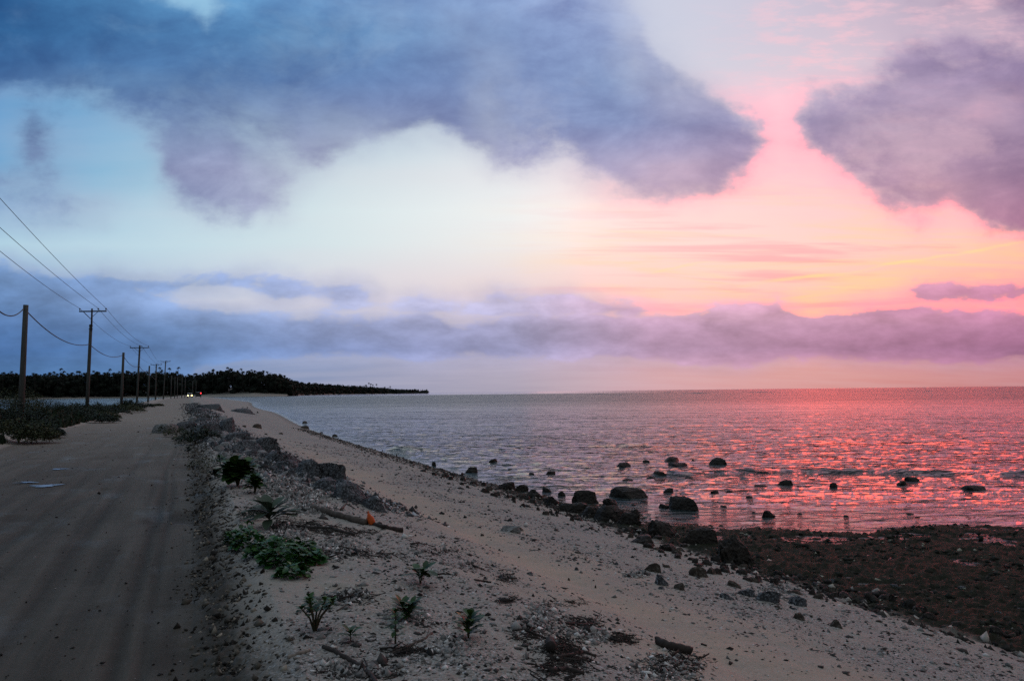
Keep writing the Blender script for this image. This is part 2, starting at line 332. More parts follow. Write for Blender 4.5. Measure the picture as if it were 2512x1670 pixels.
# ------------------------------------------------------------------ terrain height
SEA = -1.8
def lv(X, Y): return -0.387 * X + 0.922 * Y, 0.922 * (X + 0.42 * Y)
def toe(l):   return 10.2 + 4.5 * sst(l, 60, 170) + 10 * sst(l, 170, 400)
def road_z(l): return 0.62 * sst(l, 50, 240) + 0.0 * l
def H0(X, Y):
    X = np.asarray(X, float); Y = np.asarray(Y, float)
    l, v = lv(X, Y); r = np.hypot(X, Y)
    tt = toe(l)
    # beach side, rescaled so that the toe lies at v = 10
    vb = np.where(v > 0.6, 0.6 + (v - 0.6) * 9.4 / (tt - 0.6), v)
    zr = np.interp(vb, [-0.3, 0.05, 0.30, 0.62, 1.5, 2.3, 3.2, 4.2, 5.5, 8.0, 9.3, 10.0, 10.8, 12.5, 20, 40],
                   [0.0, -0.02, 0.03, 0.13, 0.10, -0.02, -0.33, -0.62, -0.86, -1.33, -1.60, -1.74, -1.88, -2.3, -3.0, -3.6])
    # reef flat near the camera
    rf = (1 - 0.16 * sst(Y, 18.8 + 1.3 * perlin(X * 0.30, Y * 0.2 + 3.3, 5), 20.6 + 1.2 * perlin(X * 0.30, Y * 0.2 + 3.3, 5)) - 0.84 * sst(Y, 22, 32)) * sst(v, tt - 1.2, tt)
    flat = np.where(v < 20, -1.765, -1.765) + 0.02 * perlin(X * .6, Y * .6, 6)
    zr = np.where(v > 5, zr * (1 - rf) + flat * rf, zr)
    # land side
    zl_land = np.interp(-v, [5.3, 5.9, 7, 9, 12, 20, 40, 80], [0.0, 0.05, .30, .5, .35, .2, 0.0, -0.3])
    zl_cause = np.interp(-v, [5.3, 5.9, 6.6, 7.8, 9.5, 11.5, 14, 20, 80], [0.0, 0.05, .12, .12, -0.5, -1.6, -2.2, -2.6, -3])
    k = sst(l, 78, 100)
    zl = zl_land * (1 - k) + zl_cause * k
    z = np.where(v < -5.3, zl, np.where(v > -0.3, zr, 0.0))
    z = z + road_z(l) * (1 - sst(v, 1.5, 8)) * (1 - sst(-v, 8, 12))
    # far wooded shore
    az = np.degrees(np.arctan2(X, np.maximum(Y, 1e-3)))
    Rs = np.interp(az, [-60, -33.7, -28, -23.9, -21.3, -18.6, -16.3, -15.6, -14.75, -12.16, -9.2, -6.6, -6.0], [1250, 1285, 1320, 1300, 1235, 1190, 1225, 1700, 2090, 2530, 2860, 3000, 5000])
    far = sst(r - Rs, -20, 60) * np.where((Y > 0) & (az < -6.3), 1, 0)
    hill = np.interp(az, [-60, -25, -18.5, -16.6, -14.5, -12, -9, -6.8], [8, 12, 14, 10, 6, 8, 4, 0.8]) * sst(r - Rs, 20, 200) 
    z = np.where(far > 0, np.maximum(z, z * (1 - far) + far * (0.6 + hill)), z)
    return z
def H(X, Y):
    """macro surface with the bumps objects stand on"""
    X = np.asarray(X, float); Y = np.asarray(Y, float)
    z = H0(X, Y); l, v = lv(X, Y); r = np.hypot(X, Y)
    bank = sst(v, 0.5, 1.0) * (1 - sst(v, 9.0, 11.0)) + sst(-v, 5.8, 7)
    z = z + bank * (0.035 * fbm(X * 0.8, Y * 0.8, 3, 11) + 0.02 * fbm(X * 3, Y * 3, 2, 12)) * np.where(r < 500, 1, 0)
    # low dune swell under the seaward track
    z = z - 0.05 * np.exp(-((v - 4.35) / 0.35) ** 2) * (l < 30) * (l > -5)
    return z
def ray(px, py):
    d = FW + (px - CX) / F_PX * RC + (CY - py) / F_PX * UC
    return d
def G(px, py, zadd=0.0, far=900.0):
    """where the line of sight through a photo pixel meets the ground"""
    d = ray(px, py)
    t = np.concatenate([np.arange(1.0, 60, 0.02), np.geomspace(60, far, 4000)])
    X = EYE[0] + d[0] * t; Y = EYE[1] + d[1] * t; Z = EYE[2] + d[2] * t
    g = np.maximum(H(X, Y), SEA) + zadd
    i = int(np.argmax(Z < g))
    if not (Z < g).any(): i = len(t) - 1
    return float(X[i]), float(Y[i]), float(g[i])
def P(px, py, D):
    """point at ground distance Y = D on the sight line of a photo pixel"""
    d = ray(px, py); t = D / d[1]
    return Vector((EYE[0] + d[0] * t, EYE[1] + d[1] * t, EYE[2] + d[2] * t))

# ------------------------------------------------------------------ object helpers
def tag(o, label=None, cat=None, group=None, kind=None):
    if label: o['label'] = label
    if cat: o['category'] = cat
    if group: o['group'] = group
    if kind: o['kind'] = kind
    return o
def mesh_np(name, verts, faces, mat=None, smooth=False, attrs=None, fsize=None):
    me = bpy.data.meshes.new(name)
    verts = np.asarray(verts, np.float32); faces = np.asarray(faces, np.int32)
    n = faces.shape[1]
    me.vertices.add(len(verts)); me.vertices.foreach_set('co', verts.ravel())
    me.loops.add(faces.size); me.loops.foreach_set('vertex_index', faces.ravel())
    me.polygons.add(len(faces)); me.polygons.foreach_set('loop_start', np.arange(0, faces.size, n, dtype=np.int32))
    if smooth: me.polygons.foreach_set('use_smooth', np.ones(len(faces), bool))
    for k, a in (attrs or {}).items():
        at = me.attributes.new(k, 'FLOAT_COLOR', 'POINT')
        c = np.ones((len(verts), 4), np.float32); c[:, :a.shape[1]] = a
        at.data.foreach_set('color', c.ravel())
    me.update(calc_edges=True)
    if mat: me.materials.append(mat)
    return me
def link(name, me, parent=None):
    o = bpy.data.objects.new(name, me); COL.objects.link(o)
    if parent is not None: o.parent = parent
    return o
def empty(name, loc, rz=0.0):
    o = bpy.data.objects.new(name, None); COL.objects.link(o)
    o.location = loc; o.rotation_euler = (0, 0, rz); o.empty_display_size = 0.1
    return o
class MB:
    """collects triangles / quads, builds one mesh"""
    def __init__(self): self.v = []; self.f = []
    def add(self, vs, fs):
        b = len(self.v); self.v += [tuple(x) for x in vs]; self.f += [tuple(b + i for i in q) for q in fs]
    def tube(self, pts, rad, n=8, cap=True, squash=1.0):
        pts = [Vector(p) for p in pts]; N = len(pts)
        if not hasattr(rad, '__len__'): rad = [rad] * N
        rings = []; ref = Vector((0.13, 0.31, 0.94))
        for i, p in enumerate(pts):
            t = (pts[min(i + 1, N - 1)] - pts[max(i - 1, 0)]).normalized()
            a = t.cross(ref if abs(t.dot(ref)) < .95 else Vector((1, 0, 0))).normalized(); b = t.cross(a)
            rings.append([p + (a * math.cos(2 * math.pi * k / n) + b * math.sin(2 * math.pi * k / n) * squash) * rad[i] for k in range(n)])
        b0 = len(self.v)
        for r in rings: self.v += [tuple(x) for x in r]
        for i in range(N - 1):
            for k in range(n):
                a = b0 + i * n + k; c = b0 + i * n + (k + 1) % n
                self.f.append((a, c, c + n, a + n))
        if cap:
            self.f.append(tuple(b0 + k for k in range(n))[::-1]); self.f.append(tuple(b0 + (N - 1) * n + k for k in range(n)))
    def box(self, c, s, rz=0.0, taper=1.0):
        cx, cy, cz = c; hx_, hy_, hz_ = s[0] / 2, s[1] / 2, s[2] / 2; vs = []
        for z, k in ((-hz_, 1.0), (hz_, taper)):
            for x, y in ((-hx_, -hy_), (hx_, -hy_), (hx_, hy_), (-hx_, hy_)):
                x *= k; y *= k
                vs.append((cx + x * math.cos(rz) - y * math.sin(rz), cy + x * math.sin(rz) + y * math.cos(rz), cz + z))
        self.add(vs, [(0, 3, 2, 1), (4, 5, 6, 7), (0, 1, 5, 4), (1, 2, 6, 5), (2, 3, 7, 6), (3, 0, 4, 7)])
    def build(self, name, mat, parent=None, smooth=False):
        me = bpy.data.meshes.new(name); me.from_pydata(self.v, [], self.f); me.update()
        if smooth: me.polygons.foreach_set('use_smooth', [True] * len(me.polygons))
        me.materials.append(mat)
        return link(name, me, parent)

# ------------------------------------------------------------------ materials
def new_mat(name):
    m = bpy.data.materials.new(name); m.use_nodes = True
    t = NT(m.node_tree); out = t.node('ShaderNodeOutputMaterial'); bs = t.node('ShaderNodeBsdfPrincipled')
    t.l.new(bs.outputs[0], out.inputs['Surface'])
    return m, t, bs, out
def bump(t, bs, h, strength, dist=0.01, normal=None):
    b = t.node('ShaderNodeBump'); b.inputs['Strength'].default_value = strength; b.inputs['Distance'].default_value = dist
    t.put(b.inputs['Height'], h)
    if normal is not None: t.l.new(normal, b.inputs['Normal'])
    t.l.new(b.outputs[0], bs.inputs['Normal']); return b.outputs[0]
def simple_mat(name, c1, c2, scale=4.0, rough=0.8, bmp=0.4, bdist=0.01, detail=5, spec=0.3, stretch=(1, 1, 1)):
    m, t, bs, out = new_mat(name)
    co = t.node('ShaderNodeTexCoord').outputs['Object']
    n = t.noise(t.mapping(co, scale=stretch), scale, detail, 0.65)
    t.l.new(t.mix(t.remap(n.outputs['Fac'], 0.35, 0.65), c1, c2), bs.inputs['Base Color'])
    bs.inputs['Roughness'].default_value = rough; bs.inputs['Specular IOR Level'].default_value = spec
    if bmp: bump(t, bs, n.outputs['Fac'], bmp, bdist)
    return m

# ground: one material for all walking surfaces, zones come from the mesh attribute
gm, t, bs, out = new_mat("coral_sand_ground")
geo = t.node('ShaderNodeNewGeometry'); pos = geo.outputs['Position']
at = t.node('ShaderNodeAttribute'); at.attribute_name = 'zone'; zr_, zg_, zb_ = t.sep(at.outputs['Color'])
at2 = t.node('ShaderNodeAttribute'); at2.attribute_name = 'zone2'; yr_, yg_, yb_ = t.sep(at2.outputs['Color'])
flatp = t.mapping(pos, scale=(1, 1, 0.6))
big = t.noise(flatp, 0.55, 5, 0.6); mid = t.noise(flatp, 4.0, 5, 0.65); fine = t.noise(flatp, 55.0, 5, 0.7)
v1 = t.voro(flatp, 70.0); v2 = t.voro(flatp, 26.0); v3 = t.voro(flatp, 11.0)
SAND_A, SAND_B = (0.38, 0.33, 0.265), (0.44, 0.405, 0.35)
sand = t.mix(t.remap(mid.outputs['Fac'], 0.35, 0.65), SAND_A, SAND_B)
sand = t.mix(t.math('MULTIPLY', t.remap(big.outputs['Fac'], 0.42, 0.62), 0.6), sand, (0.30, 0.29, 0.275))
# warm smooth track
sand = t.mix(t.math('MULTIPLY', zb_, 0.9), sand, t.mix(fine.outputs['Fac'], (0.50, 0.375, 0.275), (0.56, 0.44, 0.34)))
sand = t.mix(yb_, sand, (0.36, 0.31, 0.27))
# rubble speckle
sp1 = t.sep(v1.outputs['Color'])[0]; sp2 = t.sep(v2.outputs['Color'])[1]; sp3 = t.sep(v3.outputs['Color'])[2]
rub = yr_
spk = t.ramp(sp1, [(0.0, (0.10, .095, .09)), (0.25, (0.22, .20, .19)), (0.6, (0.30, .28, .26)), (0.9, (.42, .42, .42)), (1.0, (.62, .64, .66))])
sand = t.mix(t.math('MULTIPLY', t.remap(fine.outputs['Fac'], 0.3, 0.6), t.math('MULTIPLY_ADD', rub, 0.75, 0.2)), sand, spk)
spk2 = t.ramp(sp2, [(0.0, (0.05, .048, .048)), (0.15, (0.13, .12, .115)), (0.5, (0.26, .24, .22)), (0.92, (.36, .36, .36)), (1.0, (.6, .62, .64))])
sand = t.mix(t.math('MULTIPLY', t.remap(v2.outputs['Distance'], 0.42, 0.25), t.math('MULTIPLY', t.remap(t.math('ADD', sp3, rub), 0.75, 1.15), 0.8)), sand, spk2)
# road: damp trodden coral mud, darkened further in colour for vignette and dim sky
RD_A, RD_B = (0.042, 0.038, 0.030), (0.100, 0.091, 0.075)
lcoord = t.mapping(pos, rot=(0, 0, math.radians(-22.8)), scale=(1, 1, 1))
lc2 = t.mapping(lcoord, scale=(3.4, 0.13, 1.0))
rstk = t.noise(lc2, 1.0, 6, 0.6, dist=0.3); rpat = t.noise(t.mapping(lcoord, scale=(.9, .45, 1)), 0.8, 4, 0.55)
road = t.mix(t.remap(rstk.outputs['Fac'], 0.35, 0.65), RD_A, RD_B)
road = t.mix(t.math('MULTIPLY', t.remap(rpat.outputs['Fac'], 0.45, 0.7), 0.5), road, (0.15, 0.142, 0.124))
road = t.mix(t.math('MULTIPLY', t.remap(fine.outputs['Fac'], 0.45, 0.7), 0.25), road, (0.2, 0.185, 0.165))
road = t.mix(t.math('MULTIPLY', yg_, 0.75), road, (0.036, 0.030, 0.023))
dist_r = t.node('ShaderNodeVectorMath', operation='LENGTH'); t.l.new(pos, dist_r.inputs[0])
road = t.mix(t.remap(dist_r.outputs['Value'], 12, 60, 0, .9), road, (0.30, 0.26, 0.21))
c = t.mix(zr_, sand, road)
# reef flat: wet algae-brown rock
rn = t.noise(pos, 7.0, 7, 0.7); rn2 = t.noise(pos, 1.6, 4, 0.6)
reef = t.mix(t.remap(rn.outputs['Fac'], 0.35, 0.65), (0.008, 0.011, 0.007), (0.042, 0.046, 0.030))
reef = t.mix(t.math('MULTIPLY', t.remap(rn2.outputs['Fac'], 0.4, 0.65), 0.6), reef, (0.030, 0.027, 0.015))
c = t.mix(zg_, c, reef)
t.l.new(c, bs.inputs['Base Color'])
wet = t.noise(t.mapping(lcoord, scale=(1.1, 0.5, 1)), 1.1, 5, 0.6)
r_road = t.remap(wet.outputs['Fac'], 0.54, 0.72, 0.85, 0.5)
rough = t.math('ADD', t.math('MULTIPLY', zr_, r_road), t.math('MULTIPLY', t.math('SUBTRACT', 1.0, zr_), 0.9))
rough = t.math('ADD', t.math('MULTIPLY', zg_, 0.7), t.math('MULTIPLY', t.math('SUBTRACT', 1.0, zg_), rough))
t.l.new(rough, bs.inputs['Roughness']); t.l.new(t.math('MULTIPLY_ADD', zg_, -0.15, 0.22), bs.inputs['Specular IOR Level'])
hgt = t.math('ADD', t.math('MULTIPLY', fine.outputs['Fac'], 0.35), t.math('MULTIPLY', t.math('MULTIPLY', t.math('SUBTRACT', 0.5, v1.outputs['Distance']), t.math('SUBTRACT', 1.0, zr_)), 0.35))
hgt = t.math('ADD', hgt, t.math('MULTIPLY', t.math('MULTIPLY', t.math('SUBTRACT', 0.5, v2.outputs['Distance']), rub), 1.0))
hgt = t.math('ADD', hgt, t.math('MULTIPLY', t.math('MULTIPLY', rn.outputs['Fac'], zg_), 5.0))
hgt = t.math('ADD', hgt, t.math('MULTIPLY', t.math('MULTIPLY', rstk.outputs['Fac'], zr_), 0.9))
bump(t, bs, hgt, 0.8, 0.02)
GROUND = gm

# sea
wm, t, bs, out = new_mat("sea_water")
geo = t.node('ShaderNodeNewGeometry'); pos = geo.outputs['Position']
at = t.node('ShaderNodeAttribute'); at.attribute_name = 'zone'; sh_, fo_, calm_ = t.sep(at.outputs['Color'])
deep = (0.010, 0.026, 0.030); shal = (0.055, 0.105, 0.11)
c = t.mix(sh_, deep, shal)
fn = t.noise(t.mapping(pos, scale=(.6, 1.5, 1)), 3.0, 6, .7)
c = t.mix(t.math('MULTIPLY', fo_, t.remap(fn.outputs['Fac'], .4, .6)), c, (0.75, 0.75, 0.76))
t.l.new(c, bs.inputs['Base Color'])
bs.inputs['IOR'].default_value = 1.333
seaR = bs.inputs['Roughness']
w1 = t.noise(t.mapping(pos, scale=(0.55, 1.25, 1), rot=(0, 0, 0.15)), 1.25, 2.5, 0.5, dist=.25)
w2 = t.noise(t.mapping(pos, scale=(0.7, 1.3, 1), rot=(0, 0, -0.25)), 5.0, 4, 0.6, dist=.2)
w3 = t.noise(t.mapping(pos, scale=(0.28, 1.3, 1), rot=(0, 0, 0.06)), 0.16, 4, 0.55)
gust = t.noise(t.mapping(pos, scale=(0.25, 1.0, 1), rot=(0, 0, 0.05)), 0.035, 4, 0.6)
dl = t.node('ShaderNodeVectorMath', operation='LENGTH'); t.l.new(pos, dl.inputs[0]); dist_ = dl.outputs['Value']
t.l.new(t.math('ADD', t.math('MULTIPLY', fo_, .5), t.math('MULTIPLY', t.math('SUBTRACT', 1.0, calm_), t.remap(dist_, 35, 260, 0.07, 0.30))), seaR)
hh = t.math('ADD', t.math('MULTIPLY', w1.outputs['Fac'], t.remap(dist_, 35, 190, 0.8, 0.20)), t.math('MULTIPLY', w2.outputs['Fac'], t.remap(dist_, 20, 80, 0.13, 0.01)))
hh = t.math('ADD', hh, t.math('MULTIPLY', w3.outputs['Fac'], t.remap(dist_, 40, 300, 1.2, 4.2)))
b = t.node('ShaderNodeBump'); b.inputs['Distance'].default_value = 1.0
t.l.new(hh, b.inputs['Height'])
t.l.new(t.math('MULTIPLY', t.math('SUBTRACT', 1.0, calm_), t.remap(gust.outputs['Fac'], 0.38, 0.62, 0.95, 1.7)), b.inputs['Strength'])
t.l.new(b.outputs[0], bs.inputs['Normal'])
WATER = wm

def rock_mat(name, dark, light, cap, wetz=None, scale=6.0):
    m, t, bs, out = new_mat(name)
    co = t.node('ShaderNodeTexCoord').outputs['Object']; geo = t.node('ShaderNodeNewGeometry')
    n = t.noise(co, scale, 7, 0.7); v = t.voro(co, scale * 2.2)
    c = t.mix(t.remap(n.outputs['Fac'], 0.36, 0.62), dark, light)
    c = t.mix(t.math('MULTIPLY', t.remap(t.noise(co, scale * 4, 5, .7).outputs['Fac'], 0.53, 0.62), 0.8), c, cap)
    t.l.new(c, bs.inputs['Base Color']); bs.inputs['Roughness'].default_value = 0.85 if wetz is None else wetz
    bs.inputs['Specular IOR Level'].default_value = 0.25
    bump(t, bs, t.math('ADD', n.outputs['Fac'], t.math('MULTIPLY', v.outputs['Distance'], 0.6)), 1.0, 0.08)
    return m
LIME = rock_mat("grey_coral_limestone", (0.022, 0.024, 0.028), (0.135, 0.142, 0.155), (0.38, 0.41, 0.44), scale=9.0)
LIMEP = rock_mat("pale_coral_limestone", (0.16, 0.155, 0.15), (0.36, 0.36, 0.36), (0.5, 0.51, 0.53))
DARKR = rock_mat("dark_wet_reef_rock", (0.012, 0.010, 0.009), (0.040, 0.032, 0.026), (0.07, 0.06, 0.05), wetz=0.62)
BROWNR = rock_mat("brown_beach_rock", (0.035, 0.028, 0.022), (0.10, 0.082, 0.066), (0.19, 0.17, 0.15))
WOOD = simple_mat("grey_driftwood", (0.055, 0.042, 0.034), (0.13, 0.105, 0.09), 9, .85, .6, .01, stretch=(1, 1, .3))
DWOOD = simple_mat("dark_driftwood", (0.018, 0.014, 0.013), (0.055, 0.043, 0.037), 12, .8, .6, .01)
PWOOD = simple_mat("pale_driftwood", (0.20, 0.165, 0.14), (0.34, 0.29, 0.25), 12, .8, .5, .01)
POLEM = simple_mat("weathered_pole_wood", (0.052, 0.055, 0.052), (0.10, 0.104, 0.098), 3, .85, .4, .02, stretch=(6, 6, .4))
STEEL = simple_mat("dark_steel", (0.03, 0.03, 0.035), (0.06, 0.06, 0.07), 8, .6, 0)
CERAM = simple_mat("dark_ceramic", (0.05, 0.035, 0.03), (0.08, 0.06, 0.05), 8, .3, 0)
CABLE = simple_mat("black_cable", (0.02, 0.02, 0.024), (0.035, 0.035, 0.04), 8, .6, 0)
ORANGE = simple_mat("orange_plastic", (0.55, 0.085, 0.012), (0.68, 0.12, 0.02), 14, .45, .2, .004)
WHITEP = simple_mat("white_vehicle_paint", (0.55, 0.55, 0.53), (0.62, 0.62, 0.6), 2, .35, 0)
DARKP = simple_mat("dark_vehicle_paint", (0.015, 0.016, 0.02), (0.025, 0.026, 0.03), 2, .35, 0)
GLASS = simple_mat("dark_window_glass", (0.01, 0.012, 0.014), (0.015, 0.017, 0.02), 2, .1, 0)
RUBBER = simple_mat("black_tyre", (0.012, 0.012, 0.012), (0.02, 0.02, 0.02), 5, .85, 0)
def emit(name, col, s):
    m, t, bs, out = new_mat(name); bs.inputs['Base Color'].default_value = (*col, 1)
    bs.inputs['Emission Color'].default_value = (*col, 1); bs.inputs['Emission Strength'].default_value = s; return m
HEADL = emit("lit_headlamp", (1.0, 0.60, 0.20), 9.0); TAILL = emit("lit_tail_lamp", (1.0, 0.03, 0.04), 9.0)
def leaf_mat(name, c1, c2, c3, rough=0.5):
    m, t, bs, out = new_mat(name)
    geo = t.node('ShaderNodeNewGeometry')
    rnd = geo.outputs['Random Per Island']; co = t.node('ShaderNodeTexCoord').outputs['Object']
    n = t.noise(co, 14, 3, .6)
    c = t.ramp(rnd, [(0, c1), (0.6, c2), (1.0, c3)])
    c = t.mix(t.remap(n.outputs['Fac'], .4, .6, 0, .35), c, tuple(x * .6 for x in c1))
    t.l.new(c, bs.inputs['Base Color']); bs.inputs['Roughness'].default_value = rough
    bs.inputs['Specular IOR Level'].default_value = 0.3
    return m
LEAF = leaf_mat("glossy_shrub_leaf", (0.018, 0.05, 0.012), (0.04, 0.10, 0.022), (0.075, 0.15, 0.03))
LEAFD = leaf_mat("dark_shrub_leaf", (0.008, 0.017, 0.007), (0.016, 0.032, 0.012), (0.032, 0.05, 0.018), .7)
LEAFG = leaf_mat("velvet_silver_leaf", (0.05, 0.08, 0.05), (0.075, 0.11, 0.072), (0.11, 0.14, 0.095), .7)
VINE = leaf_mat("green_vine_leaf", (0.014, 0.06, 0.012), (0.03, 0.115, 0.022), (0.07, 0.17, 0.02), .5)
GRASSM = leaf_mat("dry_green_grass", (0.03, 0.045, 0.016), (0.055, 0.07, 0.025), (0.11, 0.10, 0.045), .8)
FOREST = leaf_mat("far_forest_leaf", (0.008, 0.013, 0.010), (0.018, 0.026, 0.019), (0.034, 0.044, 0.032), .9)
STEM = simple_mat("plant_stem", (0.04, 0.04, 0.02), (0.08, 0.07, 0.04), 20, .8, 0)
BARK = simple_mat("palm_bark", (0.02, 0.018, 0.016), (0.035, 0.03, 0.028), 6, .9, 0)

# ------------------------------------------------------------------ ground meshes
def dense_theta(a0, a1, n_in, n_out):
    inn = np.linspace(a0, a1, n_in)
    o = np.linspace(a1, a0 + 2 * math.pi, n_out + 2)[1:-1]
    return np.concatenate([inn, o])            # closed circle, angle from +Y towards +X
def radii(r0, r1, k, rmax_fine, k2, dmin):
    r = [r0]
    while r[-1] < r1:
        kk = k if r[-1] < rmax_fine else k2
        r.append(r[-1] + max(dmin, r[-1] * kk))
    return np.array(r)
th = dense_theta(math.radians(-40), math.radians(41), 1000, 70)
rr = radii(0.35, 1000, 0.0058, 70, 0.016, 0.014)
rr = np.concatenate([rr, np.geomspace(1010, 5200, 60)])
TH, RR = np.meshgrid(th, rr)
X = RR * np.sin(TH); Y = RR * np.cos(TH)
Z = H(X, Y); L, V = lv(X, Y); TT = toe(L)
near = np.clip(1.2 - RR / 70, 0, 1)
edge_n = 0.10 * fbm(X * 1.1, Y * 1.1, 4, 21)
left_edge = -5.75 + 0.35 * fbm(L * 0.12, L * 0.0, 3, 22)
road_w = sst(V, left_edge - 0.15, left_edge + 0.15) * (1 - sst(V + edge_n, 0.06, 0.34))
toe_n = TT - 0.35 + 0.55 * fbm(X * 0.5, Y * 0.5, 4, 23)
reef_w = sst(V, toe_n - 0.35, toe_n + 0.35)
reef_far = 1 - sst(L, 30, 60) * 0.75
reef_w = reef_w * np.where((V > 0) & (RR < 700), reef_far, 0)
track = np.exp(-((V - 4.45 - 0.15 * perlin(L * .2, L * 0, 31)) / 0.95) ** 2) * (L > -20) * (1 - sst(L, 22, 45))
track2 = 0.55 * np.exp(-((V - 5.7) / 0.25) ** 2) * (L < 14)
track = np.clip((track + track2) * (0.75 + 0.5 * fbm(X * 1.2, Y * 1.2, 3, 32)), 0, 1)
rubble = np.clip(0.45 + 1.3 * fbm(X * 0.55, Y * 0.55, 4, 33) + 0.5 * fbm(X * 2.4, Y * 2.4, 3, 34), 0, 1)
rubble = rubble * (1 - 0.85 * track) + 0.25 * np.exp(-((V - 7.2) / 1.5) ** 2)
rubble += 0.5 * np.exp(-((V - 2.9) / 0.6) ** 2) * sst(L, 8, 13)
rubble = np.clip(rubble, 0, 1) * (V > 0.3)
# damp darker verge and tyre ruts (real grooves)
ruts = np.zeros_like(V)
wob = 0.10 * perlin(L * 0.13, L * 0, 41)
for vc, wd, dp, k in ((-0.42, .07, .022, 1.0), (-0.26, .05, .015, .8), (-1.15, .10, .016, .7), (-1.95, .12, .014, .6), (-3.3, .16, .012, .5), (-4.3, .14, .012, .5)):
    g = np.exp(-((V - vc - wob) / wd) ** 2)
    Z = Z - dp * g * near * (0.7 + 0.6 * perlin(L * .8, V * 2, 43)); ruts = np.maximum(ruts, k * g)
for a, off, wd in ((0.12, -2.6, .13), (0.12, -3.05, .13), (0.2, -3.4, .12)):     # tracks crossing the road at a slant
    g = np.exp(-((V - off - a * (L - 6)) / wd) ** 2) * (L < 16)
    Z = Z - 0.014 * g * near; ruts = np.maximum(ruts, .6 * g * (0.6 + perlin(L * .6, V, 44)))
verge = np.exp(-((V - 0.26 + edge_n) / 0.20) ** 2)
ruts = np.clip(ruts + 0.9 * verge * (L < 40), 0, 1)
# potholes
for (px_, py_) in ((112, 1192), (65, 1184), (145, 1151)):
    g_ = G(px_, py_); ruts = np.maximum(ruts, 0.9 * np.exp(-((X - g_[0]) / .55) ** 2 - ((Y - g_[1]) / .9) ** 2))
pot = fbm(X * 0.55 + 4, Y * 0.35, 3, 45)
Z = Z - 0.10 * np.clip(pot - 0.20, 0, 1) * road_w * sst(L, 5, 9)
ruts = np.maximum(ruts, np.clip((pot - 0.2) * 4, 0, .8) * road_w)
# fine relief
onb = (1 - road_w)
Z = Z + near * onb * (0.010 * fbm(X * 9, Y * 9, 3, 51) + rubble * 0.014 * np.abs(fbm(X * 22, Y * 22, 3, 52))) * (1 - .7 * track)
Z = Z + near * verge * (0.05 * fbm(X * 7, Y * 7, 3, 53) + 0.03 * np.abs(fbm(X * 16, Y * 16, 2, 63)))
Z = Z + near * road_w * (0.008 * fbm(X * 5, Y * 5, 3, 54) + 0.006 * fbm(V * 9, L * .6, 3, 59))
rid = 1 - np.abs(fbm(X * 1.5, Y * 1.9, 4, 55)) * 2.6
rid2 = np.abs(fbm(X * 5, Y * 6, 3, 56))
Z = Z + reef_w * np.clip(1.3 - RR / 60, 0, 1) * (0.055 * rid + 0.09 * rid2 - 0.040 + 0.05 * fbm(X * .5, Y * .5, 2, 57))
Z = Z - reef_w * 0.07 * np.exp(-((Y - 18.5 - .8 * perlin(X * .4, X * 0, 65)) / .9) ** 2) * sst(perlin(X * .8, Y * 1.3, 64), -.15, .25)
Z = Z - reef_w * 0.07 * np.exp(-((X - 13) / 2.5) ** 2 - ((Y - 17.2) / .8) ** 2)
pebs = sst(np.abs(V - TT + .3), 1.3, 0.2) * (RR < 120)
Z = Z + pebs * 0.035 * np.clip(fbm(X * 3.0, Y * 3.0, 4, 58) + .1, 0, 1) * 2
farland = (RR > 850)
zone = np.stack([np.where(farland, 0, np.clip(road_w + verge * .85 * (L < 60), 0, 1)), np.where(farland, 0, reef_w), track], -1).reshape(-1, 3)
pale = np.exp(-((V - TT + 0.5) / 0.8) ** 2) * (L > 32) * 0.5
zone2 = np.stack([rubble, ruts, np.clip(pale, 0, 1)], -1).reshape(-1, 3)
verts = np.stack([X, Y, Z], -1).reshape(-1, 3)
nr, nt = TH.shape
ii, jj = np.meshgrid(np.arange(nr - 1), np.arange(nt), indexing='ij'); jn = (jj + 1) % nt
faces = np.stack([ii * nt + jj, (ii + 1) * nt + jj, (ii + 1) * nt + jn, ii * nt + jn], -1).reshape(-1, 4)
fc = faces[:, 0]
rw = zone[:, 0][fc] * 0 + road_w.reshape(-1)[fc]; rf_ = reef_w.reshape(-1)[fc]
Rf = RR.reshape(-1)[fc]; Vf = V.reshape(-1)[fc]; Lf = L.reshape(-1)[fc]
cls = np.where((rw > 0.5) & (Rf < 900) & (Lf > -60), 1, np.where((rf_ > 0.5) & (Lf < 30), 2, np.where((Vf < -3) | (Rf > 850), 3, 0)))
zmax = np.maximum(verts[faces[:, 0], 2], verts[faces[:, 2], 2])
keep = ~((zmax < -2.35))
for k, nm in ((1, 'dirt_road'), (2, 'reef_flat'), (3, 'land'), (0, 'beach')):
    fsel = faces[(cls == k) & keep]
    used, inv = np.unique(fsel.ravel(), return_inverse=True)
    me = mesh_np(nm, verts[used], inv.reshape(-1, 4), GROUND, True, {'zone': zone[used], 'zone2': zone2[used]})
    tag(link(nm, me), kind='structure')

